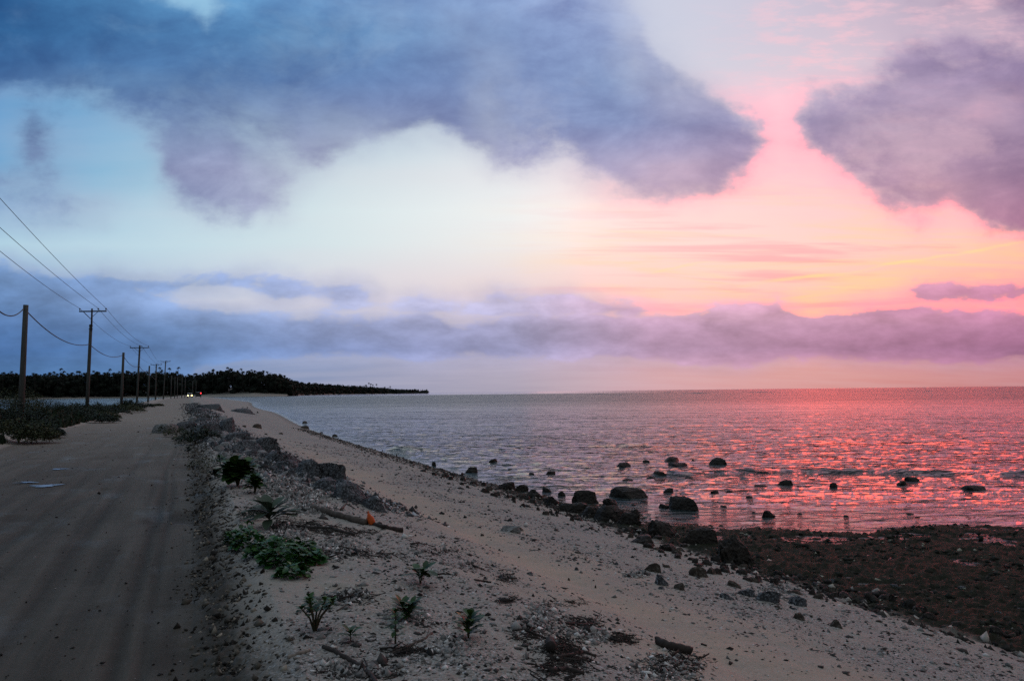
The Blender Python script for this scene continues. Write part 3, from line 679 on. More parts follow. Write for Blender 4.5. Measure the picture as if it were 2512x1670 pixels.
# ------------------------------------------------------------------ sea
th2 = dense_theta(math.radians(-40), math.radians(41), 900, 60)
r2 = radii(6.0, 260, 0.0062, 120, 0.014, 0.03); r2 = np.concatenate([r2, np.geomspace(265, 60000, 170)])
TH2, RR2 = np.meshgrid(th2, r2); X = RR2 * np.sin(TH2); Y = RR2 * np.cos(TH2)
dep = SEA - H0(X, Y); L, V = lv(X, Y)
open_ = sst(dep, 0.02, 0.35)
amp = open_ * np.clip(1.1 - RR2 / 260, 0, 1) * (V > 0)
wz = 0.085 * fbm(X * 0.28, Y * 0.8, 4, 71) + 0.035 * fbm(X * 1.8, Y * 3.4, 3, 72) + 0.045 * np.abs(fbm(X * 0.9 + 5, Y * 1.9, 3, 73))
crest = 33.5 - 0.13 * X + 1.4 * perlin(X * 0.12, X * 0, 74)
sw = np.exp(-((Y - crest) / 0.55) ** 2) * sst(X, 2, 9) * 0.26 * (0.7 + 0.8 * perlin(X * .35, X * 0, 75))
crest2 = 48 + 0.02 * X + 1.5 * perlin(X * 0.08, X * 0 + 3, 76)
sw += np.exp(-((Y - crest2) / 0.8) ** 2) * 0.2 * np.clip(0.4 + perlin(X * .2, X * 0, 77), 0, 1)
wz = wz + sw
# the reef edge far out: breakers
foam = np.zeros_like(X)
for (px, py, wpx, Dd, k) in ((1470, 965, 14, 820, 1), (1640, 965, 10, 1000, 1), (1708, 967, 20, 700, 1.2), (1860, 965, 22, 760, 1.2), (1392, 963.5, 12, 1300, .8), (1520, 967, 26, 650, .6),
                             (2095, 962, 10, 800, .8), (2262, 961.5, 12, 640, 1), (1530, 964, 16, 1100, .7), (1320, 964, 10, 1000, .6), (1750, 963, 14, 1000, .8), (2180, 960, 14, 900, .5)):
    c0 = P(px, py, Dd)
    hw = wpx / F_PX * Dd
    g = np.exp(-((X - c0.x) / hw) ** 2 - ((Y - Dd) / 30.0) ** 2)
    foam = np.maximum(foam, k * g); wz = wz + 0 * g
Zs = SEA + wz * amp
Zs = Zs + sum(0.75 * k_ * np.exp(-((X - P(px, py, Dd).x) / (w_ / F_PX * Dd)) ** 2 - ((Y - Dd) / 26.0) ** 2) for (px, py, w_, Dd, k_) in
              ((1708, 967, 22, 700, 1), (1860, 965, 24, 760, 1), (1640, 965, 12, 1000, 1.), (2490, 966, 34, 500, .9), (1470, 965, 16, 820, 1), (2262, 961, 14, 640, .8)))
shallow = np.exp(-np.clip(dep, 0, 9) / 0.35) * (1 - sst(Y - 0.0 * X, 0, 1) * 0) 
shallow = np.where(V > 0, shallow * np.where(L < 30, 0.06, 0.8), 0.8)
shore_foam = np.exp(-((dep - 0.03) / 0.035) ** 2) * sst(L, 34, 70) * (V > 0) * 0.55
foam = np.clip(foam + shore_foam, 0, 1)
calm = np.exp(-np.clip(dep, 0, 9) / 0.16) * 0.6
calm = np.maximum(calm, .48 * (1 - sst(Y, 23, 38)))
calm = np.where(V < 0, .75, calm); calm = np.maximum(calm, 0.90 * sst(RR2, 850, 1300) * (1 - sst(X / Y, 0.02, 0.25)))
zone = np.stack([np.clip(shallow, 0, 1), foam, np.clip(calm, 0, .97)], -1).reshape(-1, 3)
verts = np.stack([X, Y, Zs], -1).reshape(-1, 3)
nr, nt = TH2.shape
ii, jj = np.meshgrid(np.arange(nr - 1), np.arange(nt), indexing='ij'); jn = (jj + 1) % nt
faces = np.stack([ii * nt + jj, (ii + 1) * nt + jj, (ii + 1) * nt + jn, ii * nt + jn], -1).reshape(-1, 4)
dmax = dep.reshape(-1)[faces].max(1)
faces = faces[dmax > -0.35]
used, inv = np.unique(faces.ravel(), return_inverse=True)
tag(link('sea', mesh_np('sea', verts[used], inv.reshape(-1, 4), WATER, True, {'zone': zone[used]})), kind='structure')

# puddles on the road: thin sheets of still water filling shallow dips
PUD, t, bs, out = new_mat("puddle_water")
bs.inputs['Base Color'].default_value = (0.05, 0.048, 0.045, 1); bs.inputs['Roughness'].default_value = 0.14; bs.inputs['IOR'].default_value = 1.333
rng = random.Random(5)
for (px, py, wpx, hpx) in ((112, 1192, 54, 6), (65, 1184, 46, 3), (145, 1151, 32, 2.4)):
    x, y, z = G(px, py); D = y
    hw = wpx / 2 / F_PX * D; hd = hpx / 2 * D * D / F_PX / 1.7
    vs = []
    for k in range(40):
        a = 2 * math.pi * k / 40; q = 1 + 0.30 * math.sin(3 * a + px) + 0.2 * math.sin(5 * a + py) + 0.12 * math.sin(9 * a) + rng.uniform(-.06, .06)
        vs.append((x + hw * q * math.cos(a), y + hd * q * math.sin(a), z + 0.012))
    me = bpy.data.meshes.new('puddle'); me.from_pydata(vs, [], [tuple(range(40))]); me.materials.append(PUD)
    tag(link('puddle', me), kind='structure')

# ------------------------------------------------------------------ rocks
_ico = {}
def ico(sub):
    if sub not in _ico:
        bm = bmesh.new(); bmesh.ops.create_icosphere(bm, subdivisions=sub, radius=1.0)
        _ico[sub] = (np.array([v.co[:] for v in bm.verts]), np.array([[v.index for v in f.verts] for f in bm.faces])); bm.free()
    return _ico[sub]
def n3(p, f, o, seed):
    a = p * f
    return (fbm(a[:, 0] + seed * 1.7, a[:, 1] + 3.1, o, seed) + fbm(a[:, 1] - seed, a[:, 2] + 7.7, o, seed + 5) + fbm(a[:, 2] + 5.5, a[:, 0] + seed * .3, o, seed + 9)) / 1.7
def rock_verts(seed, sub, dims, jag=0.35, flat=0.0):
    p, f = ico(sub); p = p.copy()
    d = 1 + 0.55 * n3(p, 0.9, 2, seed) + 0.22 * n3(p, 2.2, 3, seed + 30)
    rg = 1 - 2 * np.abs(n3(p, 3.6, 3, seed + 60)); d = d + jag * 0.28 * (rg - .5)
    if sub >= 4: d = d + jag * 0.20 * n3(p, 10, 3, seed + 90) + jag * 0.26 * (0.3 - np.abs(n3(p, 6, 2, seed + 120)))
    q = p * d[:, None]
    # blocky facets
    for k in range(8):
        rs = np.random.RandomState(seed * 7 + k); nrm = rs.normal(size=3); nrm[2] = abs(nrm[2]) * .7; nrm /= np.linalg.norm(nrm)
        h = rs.uniform(.5, .82); s_ = q @ nrm; q = q - np.maximum(s_ - h, 0)[:, None] * nrm * .8
    q[:, 2] = np.where(q[:, 2] > .55, .7 + (q[:, 2] - .7) * .5, q[:, 2]); top = np.percentile(q[:, 2], 99.5)
    q[:, 2] = np.where(q[:, 2] > 0, q[:, 2] / top, q[:, 2] * .5)
    wx = np.abs(q[:, 0]).max(); wy = np.abs(q[:, 1]).max()
    return q / np.array([wx, wy, 1.0]) * np.array([dims[0] / 2, dims[1] / 2, dims[2]]), f
rock_seed = [10]
def rock(px, py, wpx, hpx, label, group, mat=DARKR, jag=.5, name='shore_rock', cat='rock', depth=0.8, sink=.12, rz=None, sub=None):
    rock_seed[0] += 1; sd_ = rock_seed[0]; rs = random.Random(sd_)
    x, y, z = G(px, py); dist = math.hypot(x, y)
    w = wpx / F_PX * dist * 1.08; h = hpx / F_PX * dist * 1.12
    q, f = rock_verts(sd_, sub or (5 if wpx > 85 else 4 if wpx > 26 else 3), (w, w * depth, h), jag)
    a = (rs.uniform(-.35, .35) if rz is None else rz); c_, s_ = math.cos(a), math.sin(a)
    q = np.stack([q[:, 0] * c_ - q[:, 1] * s_, q[:, 0] * s_ + q[:, 1] * c_, q[:, 2]], -1)
    o = link(name, mesh_np(name, q, f, mat, jag < .9))
    yy = y + w * depth * .42; k = yy / y; xx = x * k
    gz = max(float(H(xx, yy)), SEA if z <= SEA + .01 else -9)
    o.location = (xx, yy, gz - sink * h)
    return tag(o, label, cat, group)

GW = "rocks standing in the shallow sea"; GR = "limestone rocks along the top of the beach"; GS = "dark rocks lining the water's edge"; GB = "loose rocks on the coral beach"
WATERROCKS = [
 (1540, 1224, 96, 30, "largest dark rounded rock in the shallows, broad and flat-topped"),
 (1670, 1252, 72, 36, "blocky dark rock in the shallows with a stepped left side, nearest the reef flat"),
 (1628, 1246, 26, 10, "low dark rock touching the left foot of the blocky rock"),
 (1758, 1140, 48, 18, "lone rounded rock farthest right of the distant cluster in pink water"),
 (1648, 1133, 50, 13, "long flat-topped rock at the back of the offshore cluster"),
 (1660, 1144, 58, 9, "low wide slab rock just in front of the long flat-topped one"),
 (1525, 1146, 42, 12, "peaked low rock left of the offshore cluster"),
 (1612, 1168, 40, 13, "dark wedge-shaped rock between the offshore cluster and the big rounded rock"),
 (1157, 1160, 30, 16, "lone dark stone standing in grey water near the shore bend"),
 (1210, 1134, 24, 10, "small flat stone farther out in the grey water"),
 (1640, 1209, 26, 12, "small round stone right of the largest rounded rock"),
 (1753, 1212, 24, 10, "small stone off the right of the blocky rock"),
 (1930, 1192, 42, 15, "dark oval rock alone in the red water"),
 (2045, 1195, 24, 12, "small pointed stone right of the dark oval rock"),
 (2212, 1190, 30, 11, "low stone beside a breaking ripple on the right"),
 (2240, 1182, 30, 12, "pointed stone just behind the low one on the right"),
 (2385, 1204, 64, 11, "long low rock farthest right in the red water"),
 (1870, 1196, 40, 6, "thin barely awash slab left of the dark oval rock"),
 (1350, 1163, 22, 8, "little peaked stone in grey water halfway to the cluster"),
 (1882, 1270, 30, 18, "pointed stone at the wet edge of the reef flat"),
]
for px, py, w, h, lb in WATERROCKS: rock(px, py, w * 1.08, h * .86, lb, GW, DARKR, 1.0, 'sea_rock')
for px, py, w, h in ((1305, 1163, 12, 6), (1585, 1133, 14, 7), (1535, 1136, 15, 4), (1597, 1173, 15, 6), (1692, 1174, 22, 7), (1540, 1179, 22, 6), (1660, 1204, 8, 4),
                     (1838, 1222, 14, 8), (1775, 1244, 10, 6), (1700, 1148, 10, 5), (1790, 1207, 14, 5), (1553, 1240, 12, 6), (1580, 1232, 14, 6), (1960, 1194, 8, 3), (1990, 1176, 12, 3),
                     (2075, 1268, 10, 6), (1895, 1266, 10, 6), (1848, 1258, 9, 5), (1425, 1180, 10, 4), (1250, 1152, 8, 3), (1700, 1130, 9, 4), (1525, 1215, 10, 4), 
                     (1135, 1163, 10, 5), (1960, 1262, 12, 5), (2230, 1262, 14, 5), (2250, 1270, 9, 4)):
    rock(px, py, w * 1.4, h * .6, "small dark stone just breaking the surface of the shallows", "small stones breaking the surface", DARKR, .5, 'sea_stone', 'stone')
SHORE = [
 (1433, 1236, 62, 34, "tall jagged dark rock at the water's edge left of the largest sea rock"),
 (1500, 1240, 42, 18, "flat dark rock wedged before the largest sea rock"),
 (1500, 1284, 96, 44, "biggest dark boulder in the waterline pile"),
 (1412, 1258, 76, 26, "broad dark boulder left of the biggest waterline boulder"),
 (1455, 1274, 70, 32, "dark boulder between the two broad waterline boulders"),
 (1558, 1268, 32, 20, "round dark stone at the right end of the waterline pile"),
 (1545, 1290, 60, 34, "dark rock at the right foot of the waterline pile"),
 (1378, 1216, 18, 12, "small black stone alone off the left of the tall jagged rock"),
 (1343, 1208, 26, 13, "dark stone second left of the tall jagged rock, in the water"),
 (1355, 1236, 34, 20, "dark lump on the shore left of the tall jagged rock"),
 (1310, 1222, 46, 22, "dark rock at the shore where pebbles meet the grey water"),
 (1278, 1206, 34, 18, "pointed dark rock beside two others at the shore bend"),
 (1243, 1202, 40, 20, "leftmost of the big dark shore rocks, by the pebbles"),
 (1805, 1384, 92, 64, "large black mossy boulder lying on the edge of the sand"),
 (1715, 1338, 74, 42, "dark algae-covered boulder on the reef flat left of the black mossy boulder"),
 (1620, 1314, 64, 36, "dark rounded boulder at the corner of reef flat and sand"),
 (1580, 1336, 76, 24, "low brown rock below the dark rounded corner boulder"),
 (1640, 1352, 60, 18, "low brown rock half buried in pebbles"),
]
for px, py, w, h, lb in SHORE: rock(px, py, w * 1.1, h * .9, lb, GS, DARKR, 1.1)
rs = random.Random(3)
def shore_pt(f):
    pts = [(1040, 1140), (1085, 1165), (1150, 1185), (1240, 1212), (1330, 1240), (1400, 1264), (1470, 1290), (1560, 1310), (1640, 1350), (1760, 1390), (1900, 1420), (2080, 1462), (2300, 1510), (2512, 1560)]
    f *= len(pts) - 1; i = min(int(f), len(pts) - 2); a = f - i
    return pts[i][0] * (1 - a) + pts[i + 1][0] * a, pts[i][1] * (1 - a) + pts[i + 1][1] * a
for i in range(170):
    px, py = shore_pt(rs.random() ** .9); k = 12 + (px - 1000) / 60
    rock(px + rs.uniform(-22, 22), py + rs.uniform(-10, 14) * (1 + (px - 1000) / 1500), rs.uniform(8, 10 + k * .9), rs.uniform(4, 5 + k * .38),
         "small dark stone in the band along the water's edge", "small stones along the water's edge", DARKR if rs.random() < .75 else BROWNR, .5, 'shore_stone', 'stone', sub=3)
for px, py, w, h in ((747, 1038, 18, 5), (746, 1051, 24, 7), (822, 1071, 14, 6), (630, 1050, 24, 10), (788, 1062, 8, 3), (607, 1001, 5, 3), (596, 1000, 4, 2), (632, 1013, 5, 4), (690, 1065, 12, 4), (652, 1066, 8, 3), (598, 1047, 10, 4)):
    rock(px, py, w, h, "small brown rock on the far stretch of the beach", "small rocks on the far beach", BROWNR, .4, 'beach_rock')
RIDGE = [
 (410, 1062, 56, 24, LIMEP, "pale capped limestone block beside the dark roadside shrubs"),
 (455, 1058, 66, 26, LIME, "grey limestone block just behind the dark roadside shrubs"),
 (503, 1062, 62, 26, LIME, "bluish limestone lump right behind the largest roadside shrub"),
 (552, 1062, 46, 40, LIME, "upright limestone rock standing highest on the far ridge"),
 (580, 1084, 60, 26, LIME, "sloping limestone rock right below the upright one"),
 (600, 1108, 84, 30, LIME, "broad grey limestone rock in the middle of the ridge"),
 (646, 1104, 66, 36, LIME, "dark-topped limestone rock with a pointed crest"),
 (560, 1128, 60, 20, LIMEP, "low pale limestone rock near the road side of the ridge"),
 (672, 1134, 90, 30, LIME, "wide crumbly limestone rock right of the pointed crest"),
 (700, 1152, 84, 24, LIME, "low grey limestone rock above the pale rubble heap"),
 (752, 1168, 66, 44, LIME, "left half of the big dark limestone outcrop"),
 (800, 1180, 84, 50, LIME, "right half of the big dark limestone outcrop"),
 (800, 1206, 80, 34, LIME, "mossy limestone rock below the big dark outcrop"),
 (862, 1232, 78, 62, LIME, "tall knobbly limestone boulder nearest the sea track"),
 (918, 1256, 70, 40, LIME, "rounded limestone boulder at the near end of the ridge"),
 (520, 1004, 84, 20, LIME, "long grey limestone bank at the far end of the ridge"),
 (590, 1012, 100, 16, LIME, "dark low limestone bank far off above the bay"),
 (480, 1010, 56, 14, LIME, "small far limestone rock close to the road"),
 (545, 1030, 40, 14, LIMEP, "pale slanted limestone slab on the far ridge"),
 (500, 1034, 50, 14, LIME, "flat limestone rock with weeds on the far ridge"),
 (1245, 1305, 52, 18, LIMEP, "white lump of coral alone on the pebbles"),
 (1275, 1302, 22, 9, BROWNR, "small dark stone touching the white coral lump"),
]
for px, py, w, h, m_, lb in RIDGE: rock(px, py, w * (1.22 if py > 1050 else .9), h * (.85 if py > 1050 else .62), lb, GR, m_, 1.25 if m_ is LIME else 1.0, 'limestone_rock', depth=.85, sub=5 if w > 44 else 4, rz=rs.uniform(-.9, .9))
for i in range(120):
    f = rs.random(); px = 470 + 430 * f + rs.uniform(-34, 30); py = 1062 + 170 * f ** 1.1 + rs.uniform(-26, 16)
    rock(px, py, rs.uniform(10, 38), rs.uniform(5, 15), "small broken piece of limestone along the rock ridge", "broken limestone pieces", LIME if rs.random() < .65 else LIMEP, .8, 'limestone_piece', 'rock', sub=3)
BR = [
 (1715, 1416, 50, 24, "brown pointed rock on the sand, upper one of a pair"), (1745, 1408, 30, 14, "small brown rock leaning behind the pointed brown rock"),
 (1600, 1404, 52, 22, "brown rock cluster piece above the lone beach stones"), (1618, 1436, 40, 24, "pale blue-grey coral lump on the sand"),
 (1662, 1446, 36, 14, "smooth dark cobble right of the blue-grey coral lump"), (1880, 1478, 60, 24, "grey coral boulder on the right of the beach"),
 (1830, 1462, 44, 16, "flat grey coral slab left of the grey coral boulder"), (1955, 1486, 46, 20, "round coral lump right of the grey coral boulder"),
 (2050, 1540, 36, 16, "lone brown stone low on the right of the beach"), (1800, 1440, 40, 14, "dark crumbly coral piece above the coral slab"),
 (2010, 1470, 30, 12, "little dark stone behind the round coral lump"), (1960, 1520, 26, 14, "brown stone below the round coral lump"), (1780, 1470, 40, 14, "grey flat coral piece near the track"),
]
for px, py, w, h, lb in BR: rock(px, py, w, h, lb, GB, BROWNR if 'brown' in lb or 'dark' in lb else LIME, .6, 'beach_rock')
for i in range(46):
    px = rs.uniform(1150, 2512); py = 1330 + (px - 1150) * 0.115 + rs.uniform(-30, 90)
    rock(px, py, rs.uniform(6, 22), rs.uniform(3, 8), "small loose stone scattered on the lower beach", "loose stones on the lower beach", BROWNR if rs.random() < .6 else LIME, .5, 'beach_stone', 'stone', sub=3)

# ------------------------------------------------------------------ gravel, shell and coral rubble (nobody could count it)
def shards(name, n, region, tones, size, mat, flat=.5, seed=1, label=None, smax=.085):
    r_ = np.random.RandomState(seed)
    x, y = region(r_, n); z = H(x, y); n = len(x); dist = np.hypot(x, y)
    s_ = np.minimum(size(r_, n, dist), smax)
    base = np.array([(1, 0, 0), (0, 1, 0), (-1, 0, 0), (0, -1, 0), (0, 0, 1), (0, 0, -1)], float)
    f = np.array([(0, 1, 4), (1, 2, 4), (2, 3, 4), (3, 0, 4), (1, 0, 5), (2, 1, 5), (3, 2, 5), (0, 3, 5)])
    q = base[None] * (1 + .35 * r_.normal(size=(n, 6, 1))) + .22 * r_.normal(size=(n, 6, 3))
    q = q * np.stack([np.ones(n), r_.uniform(.5, 1, n), r_.uniform(.3, .8, n) * flat * 1.6], -1)[:, None]
    a = r_.uniform(0, 6.283, n); c_, s2 = np.cos(a)[:, None], np.sin(a)[:, None]
    q = np.stack([q[..., 0] * c_ - q[..., 1] * s2, q[..., 0] * s2 + q[..., 1] * c_, q[..., 2]], -1) * s_[:, None, None]
    q = q + np.stack([x, y, z + .15 * s_], -1)[:, None]
    col_ = tones(r_, n); colv = np.repeat(col_[:, None], 6, 1).reshape(-1, 3)
    me = mesh_np(name, q.reshape(-1, 3), (f[None] + 6 * np.arange(n)[:, None, None]).reshape(-1, 3), mat, False, {'tone': colv})
    return tag(link(name, me), label, None, None, 'stuff')
RUB, t, bs, out = new_mat("rubble_pieces")
at = t.node('ShaderNodeAttribute'); at.attribute_name = 'tone'; t.l.new(at.outputs['Color'], bs.inputs['Base Color']); bs.inputs['Roughness'].default_value = .85
bs.inputs['Specular IOR Level'].default_value = .2
def reg_beach(r_, n):
    th_ = np.radians(r_.uniform(-30, 40, n)); r = np.exp(r_.uniform(math.log(2.2), math.log(42), n)); x = r * np.sin(th_); y = r * np.cos(th_); l, v = lv(x, y)
    rb = 0.45 + 1.3 * fbm(x * 0.55, y * 0.55, 4, 33) + .5 * fbm(x * 2.4, y * 2.4, 3, 34)
    k = (v > .5) & (v < toe(l) + .2) & (r_.uniform(size=n) < np.clip(rb, .12, 1) * (1 - .85 * np.exp(-((v - 4.35) / .7) ** 2)))
    return x[k], y[k]
def tone_mix(r_, n, dark=.3):
    k = r_.uniform(size=n); g = np.where(k < dark, r_.uniform(.02, .08, n), np.where(k < .88, r_.uniform(.13, .30, n), r_.uniform(.42, .72, n)))
    return np.stack([g * 1.03, g * .99, g * .95], -1)
shards('coral_gravel', 95000, reg_beach, lambda r, n: tone_mix(r, n, .42), lambda r, n, d: np.exp(r.normal(math.log(.0085), .45, n)) * (0.75 + d * .10), RUB, smax=.06)
def reg_toe(r_, n):
    l = r_.uniform(4, 75, n) ** 1.0; v = toe(l) - .3 + r_.normal(0, .55, n); y = .922 * l + .387 * v; x = -.387 * l + .922 * v
    # invert the skewed axes exactly
    X_ = (v / .922 - .42 * (l / .922)) / (1 + .42 * .387 / .922); Y_ = (l + .387 * X_) / .922
    return X_, Y_
shards('waterline_cobbles', 9000, reg_toe, lambda r, n: tone_mix(r, n, .85) * np.array([.8, .75, .7]), lambda r, n, d: np.exp(r.normal(math.log(.035), .5, n)), RUB, .7, 2)
def reg_reef(r_, n):
    th_ = np.radians(r_.uniform(5, 45, n)); r = r_.uniform(9, 24, n); x = r * np.sin(th_); y = r * np.cos(th_); l, v = lv(x, y)
    k = (v > toe(l) - .2) & (y < 19.8) & (fbm(x * .7, y * .7, 3, 61) > -.12); return x[k], y[k]
shards('reef_rubble', 6500, reg_reef, lambda r, n: tone_mix(r, n, .93) * np.array([.6, .62, .5]), lambda r, n, d: np.exp(r.normal(math.log(.035), .55, n)), RUB, .6, 21)
def reg_road(r_, n):
    th_ = np.radians(r_.uniform(-36, 0, n)); r = np.exp(r_.uniform(math.log(2.5), math.log(50), n)); x = r * np.sin(th_); y = r * np.cos(th_); l, v = lv(x, y)
    k = (v > -5.6) & (v < .4) & (r_.uniform(size=n) < .15 + .85 * np.exp(-((v - .2) / .22) ** 2)); return x[k], y[k]
shards('road_pebbles', 14000, reg_road, lambda r, n: tone_mix(r, n, .5) * .5, lambda r, n, d: np.exp(r.normal(math.log(.006), .5, n)) * (.7 + d * .06), RUB, .7, 22)
def reg_verge(r_, n):
    l = np.exp(r_.uniform(math.log(2.5), math.log(30), n)); v = .30 + r_.normal(0, .14, n) - .10 * fbm(l * 1.1, l * 0, 3, 21)
    X_ = (v / .922 - .42 * (l / .922)) / (1 + .42 * .387 / .922); Y_ = (l + .387 * X_) / .922
    return X_, Y_
shards('verge_clods', 6500, reg_verge, lambda r, n: tone_mix(r, n, .5) * np.array([.5, .45, .38]), lambda r, n, d: np.exp(r.normal(math.log(.011), .5, n)) * (.8 + d * .04), RUB, .8, 24, smax=.038)
def patch_region(patches):
    def f(r_, n):
        xs = []; ys = []; tot = sum(p[4] for p in patches)
        for px, py, w, h, k in patches:
            m = int(n * k / tot); x0, y0, z0 = G(px, py); d = y0
            gx0 = G(px - w / 2, py)[0:2]; gx1 = G(px + w / 2, py + 0)[0:2]; g2 = G(px, py - h / 2)[0:2]
            a = r_.normal(0, .42, m); b = r_.normal(0, .42, m)
            ux, uy = (gx1[0] - gx0[0]) / 2, (gx1[1] - gx0[1]) / 2; wx, wy = g2[0] - x0, g2[1] - y0
            xs.append(x0 + a * ux + b * wx); ys.append(y0 + a * uy + b * wy)
        return np.concatenate(xs), np.concatenate(ys)
    return f
PALE = [(700, 1190, 150, 60, 5), (760, 1215, 120, 40, 3), (620, 1120, 120, 60, 3), (770, 1248, 100, 30, 2), (700, 1310, 110, 50, 2.5), (830, 1350, 160, 60, 2), (1000, 1510, 120, 40, 1), (1330, 1520, 140, 80, 2),
        (1640, 1640, 180, 70, 2), (880, 1650, 200, 50, 2), (1110, 1590, 120, 60, 1), (850, 1465, 140, 50, 1), (1560, 1410, 80, 20, .5), (1900, 1450, 160, 40, 1), (1450, 1560, 140, 60, 1.2), (540, 1090, 120, 40, 2)]
shards('pale_coral_rubble', 11000, patch_region(PALE), lambda r, n: tone_mix(r, n, .25) * 1.15, lambda r, n, d: np.exp(r.normal(math.log(.011), .4, n)) * (0.8 + d * .085), RUB, .8, 3, smax=.05)
def reg_ridge(r_, n):
    f = r_.uniform(0, 1, n); RX = [468, 500, 525, 565, 640, 760, 915]; RY = [990, 1012, 1042, 1078, 1110, 1168, 1236]
    ks = np.linspace(0, 1, 40); gp = np.array([G(np.interp(k * 6, range(7), RX), np.interp(k * 6, range(7), RY))[:2] for k in ks])
    return np.interp(f, ks, gp[:, 0]) + r_.normal(0, .55, n), np.interp(f, ks, gp[:, 1]) + r_.normal(0, .7, n)
shards('ridge_rubble', 15000, reg_ridge, lambda r, n: tone_mix(r, n, .55) * np.array([.85, .92, 1.02]), lambda r, n, d: np.exp(r.normal(math.log(.022), .6, n)) * (.5 + d * .03), RUB, .9, 23)
# dark wrack: twigs, seed pods and dead leaves
WR = [(840, 1305, 260, 26, 3), (760, 1295, 120, 40, 2), (880, 1360, 260, 22, 1.5), (1385, 1605, 150, 110, 7), (1430, 1530, 120, 34, 2.5), (1525, 1570, 90, 40, 2), (1300, 1545, 110, 50, 2), (1650, 1625, 190, 60, 3.5), (1000, 1600, 130, 26, 2),
      (860, 1468, 140, 40, 1.2), (1070, 1355, 160, 30, .8), (1240, 1420, 60, 26, .8), (900, 1655, 260, 30, 1.6), (1390, 1478, 200, 20, .6), (1240, 1475, 50, 22, .8), (1150, 1392, 200, 30, .5), (700, 1280, 90, 40, 1), (1900, 1465, 200, 30, .6), (560, 1330, 60, 120, 1.2), (545, 1230, 50, 100, 1)]
def twigs(name, n, patches, seed, mat, lmul=1.0):
    r_ = np.random.RandomState(seed); x, y = patch_region(patches)(r_, n); n = len(x); z = H(x, y); d = np.hypot(x, y)
    ln = np.exp(r_.normal(math.log(.030), .45, n)) * lmul * (.7 + d * .05); wd = ln * r_.uniform(.05, .22, n); a = r_.normal(-.35, .9, n); ti = r_.normal(0, .22, n)
    dx = np.stack([np.cos(a) * np.cos(ti), np.sin(a) * np.cos(ti), np.sin(ti)], -1) * (ln / 2)[:, None]
    sx = np.stack([-np.sin(a), np.cos(a), np.zeros(n)], -1) * (wd / 2)[:, None]; up = np.array([0, 0, 1.0]) * (wd * .8)[:, None]
    c0 = np.stack([x, y, z + wd * .3 + np.abs(ti) * ln * .4], -1)
    q = np.stack([c0 - dx - sx, c0 - dx + sx, c0 - dx + up, c0 + dx - sx * .6, c0 + dx + sx * .6, c0 + dx + up * .6], 1)
    f = np.array([(0, 1, 4), (0, 4, 3), (1, 2, 5), (1, 5, 4), (2, 0, 3), (2, 3, 5), (0, 2, 1), (3, 4, 5)])
    return tag(link(name, mesh_np(name, q.reshape(-1, 3), (f[None] + 6 * np.arange(n)[:, None, None]).reshape(-1, 3), mat)), kind='stuff')
twigs('dark_wrack', 11000, WR, 7, DWOOD, .8)
twigs('wrack_twigs', 1500, WR, 8, DWOOD, 1.35)

# ------------------------------------------------------------------ driftwood
def gpt(px, py, up=0.0): x, y, z = G(px, py); return Vector((x, y, z + up))
def limb(mb, pts, r0, r1, seed, knots=.25, n=9, steps=6):
    rs_ = random.Random(seed); pp = []
    for i in range(len(pts) - 1):
        for k in range(steps):
            a = k / steps; pp.append(pts[i].lerp(pts[i + 1], a))
    pp.append(pts[-1]); N = len(pp)
    rad = [(r0 + (r1 - r0) * i / (N - 1)) * (1 + rs_.uniform(-knots, knots) * .5) for i in range(N)]
    pp = [p + Vector((rs_.uniform(-1, 1), rs_.uniform(-1, 1), rs_.uniform(-.4, .6))) * rad[i] * .35 for i, p in enumerate(pp)]
    mb.tube(pp, rad, n)
def drift(name, label, pix, r0, r1, mat, twigs_=(), lift=.6, seed=1, cat='driftwood', group=None):
    pts = [gpt(a, b) for a, b in pix]; o0 = pts[0].copy()
    mb = MB(); limb(mb, [p - o0 + Vector((0, 0, lift * r0)) for p in pts], r0, r1, seed)
    for tw in twigs_:
        q = [gpt(a, b) - o0 + Vector((0, 0, h)) for a, b, h in tw]; limb(mb, q, r0 * .45, r0 * .15, seed + 5, n=6)
    o = mb.build(name, mat, None, True); o.location = o0
    return tag(o, label, cat, group)
drift('driftwood_log', "thick broken driftwood log lying left of the orange float", [(768, 1250), (805, 1262), (850, 1275), (898, 1287)], .045, .038, WOOD, [[(835, 1268, .1), (850, 1258, .13), (872, 1266, .1)]], seed=2)
drift('driftwood_pole', "thin tapering driftwood pole lying right of the orange float", [(903, 1285), (940, 1296), (985, 1305)], .028, .034, DWOOD, seed=3)
drift('driftwood_branch', "long dark crooked branch beside the silvery rosette plant", [(700, 1290), (760, 1296), (815, 1298), (840, 1308), (872, 1314)], .018, .024, DWOOD, [[(815, 1298, .02), (835, 1290, .05)]], seed=4)
drift('driftwood_branch', "dark forked branch running out of the bottom of the picture", [(795, 1590), (835, 1608), (868, 1628), (898, 1650), (930, 1690)], .013, .019, DWOOD, [[(893, 1625, .02), (906, 1650, .02), (925, 1685, .02)]], seed=5)
drift('driftwood_stick', "pale barkless stick on bare sand at the bottom left of the beach", [(706, 1620), (735, 1606), (760, 1598)], .013, .010, PWOOD, seed=6)
drift('driftwood_log', "short thick charred log on the sand near the bottom right", [(1607, 1578), (1640, 1592), (1698, 1608)], .036, .040, DWOOD, seed=7, lift=.9)
drift('driftwood_branch', "thin curved branch with its tip raised above the wrack", [(1385, 1530), (1430, 1534), (1460, 1530)], .012, .008, DWOOD, [[(1455, 1531, .02), (1468, 1524, .05), (1476, 1517, .08)]], seed=8)
drift('driftwood_stick', "short dark stick lying on the smooth track", [(1164, 1424), (1185, 1427), (1206, 1430)], .011, .009, DWOOD, [[(1186, 1426, .01), (1188, 1421, .03)]], seed=9)
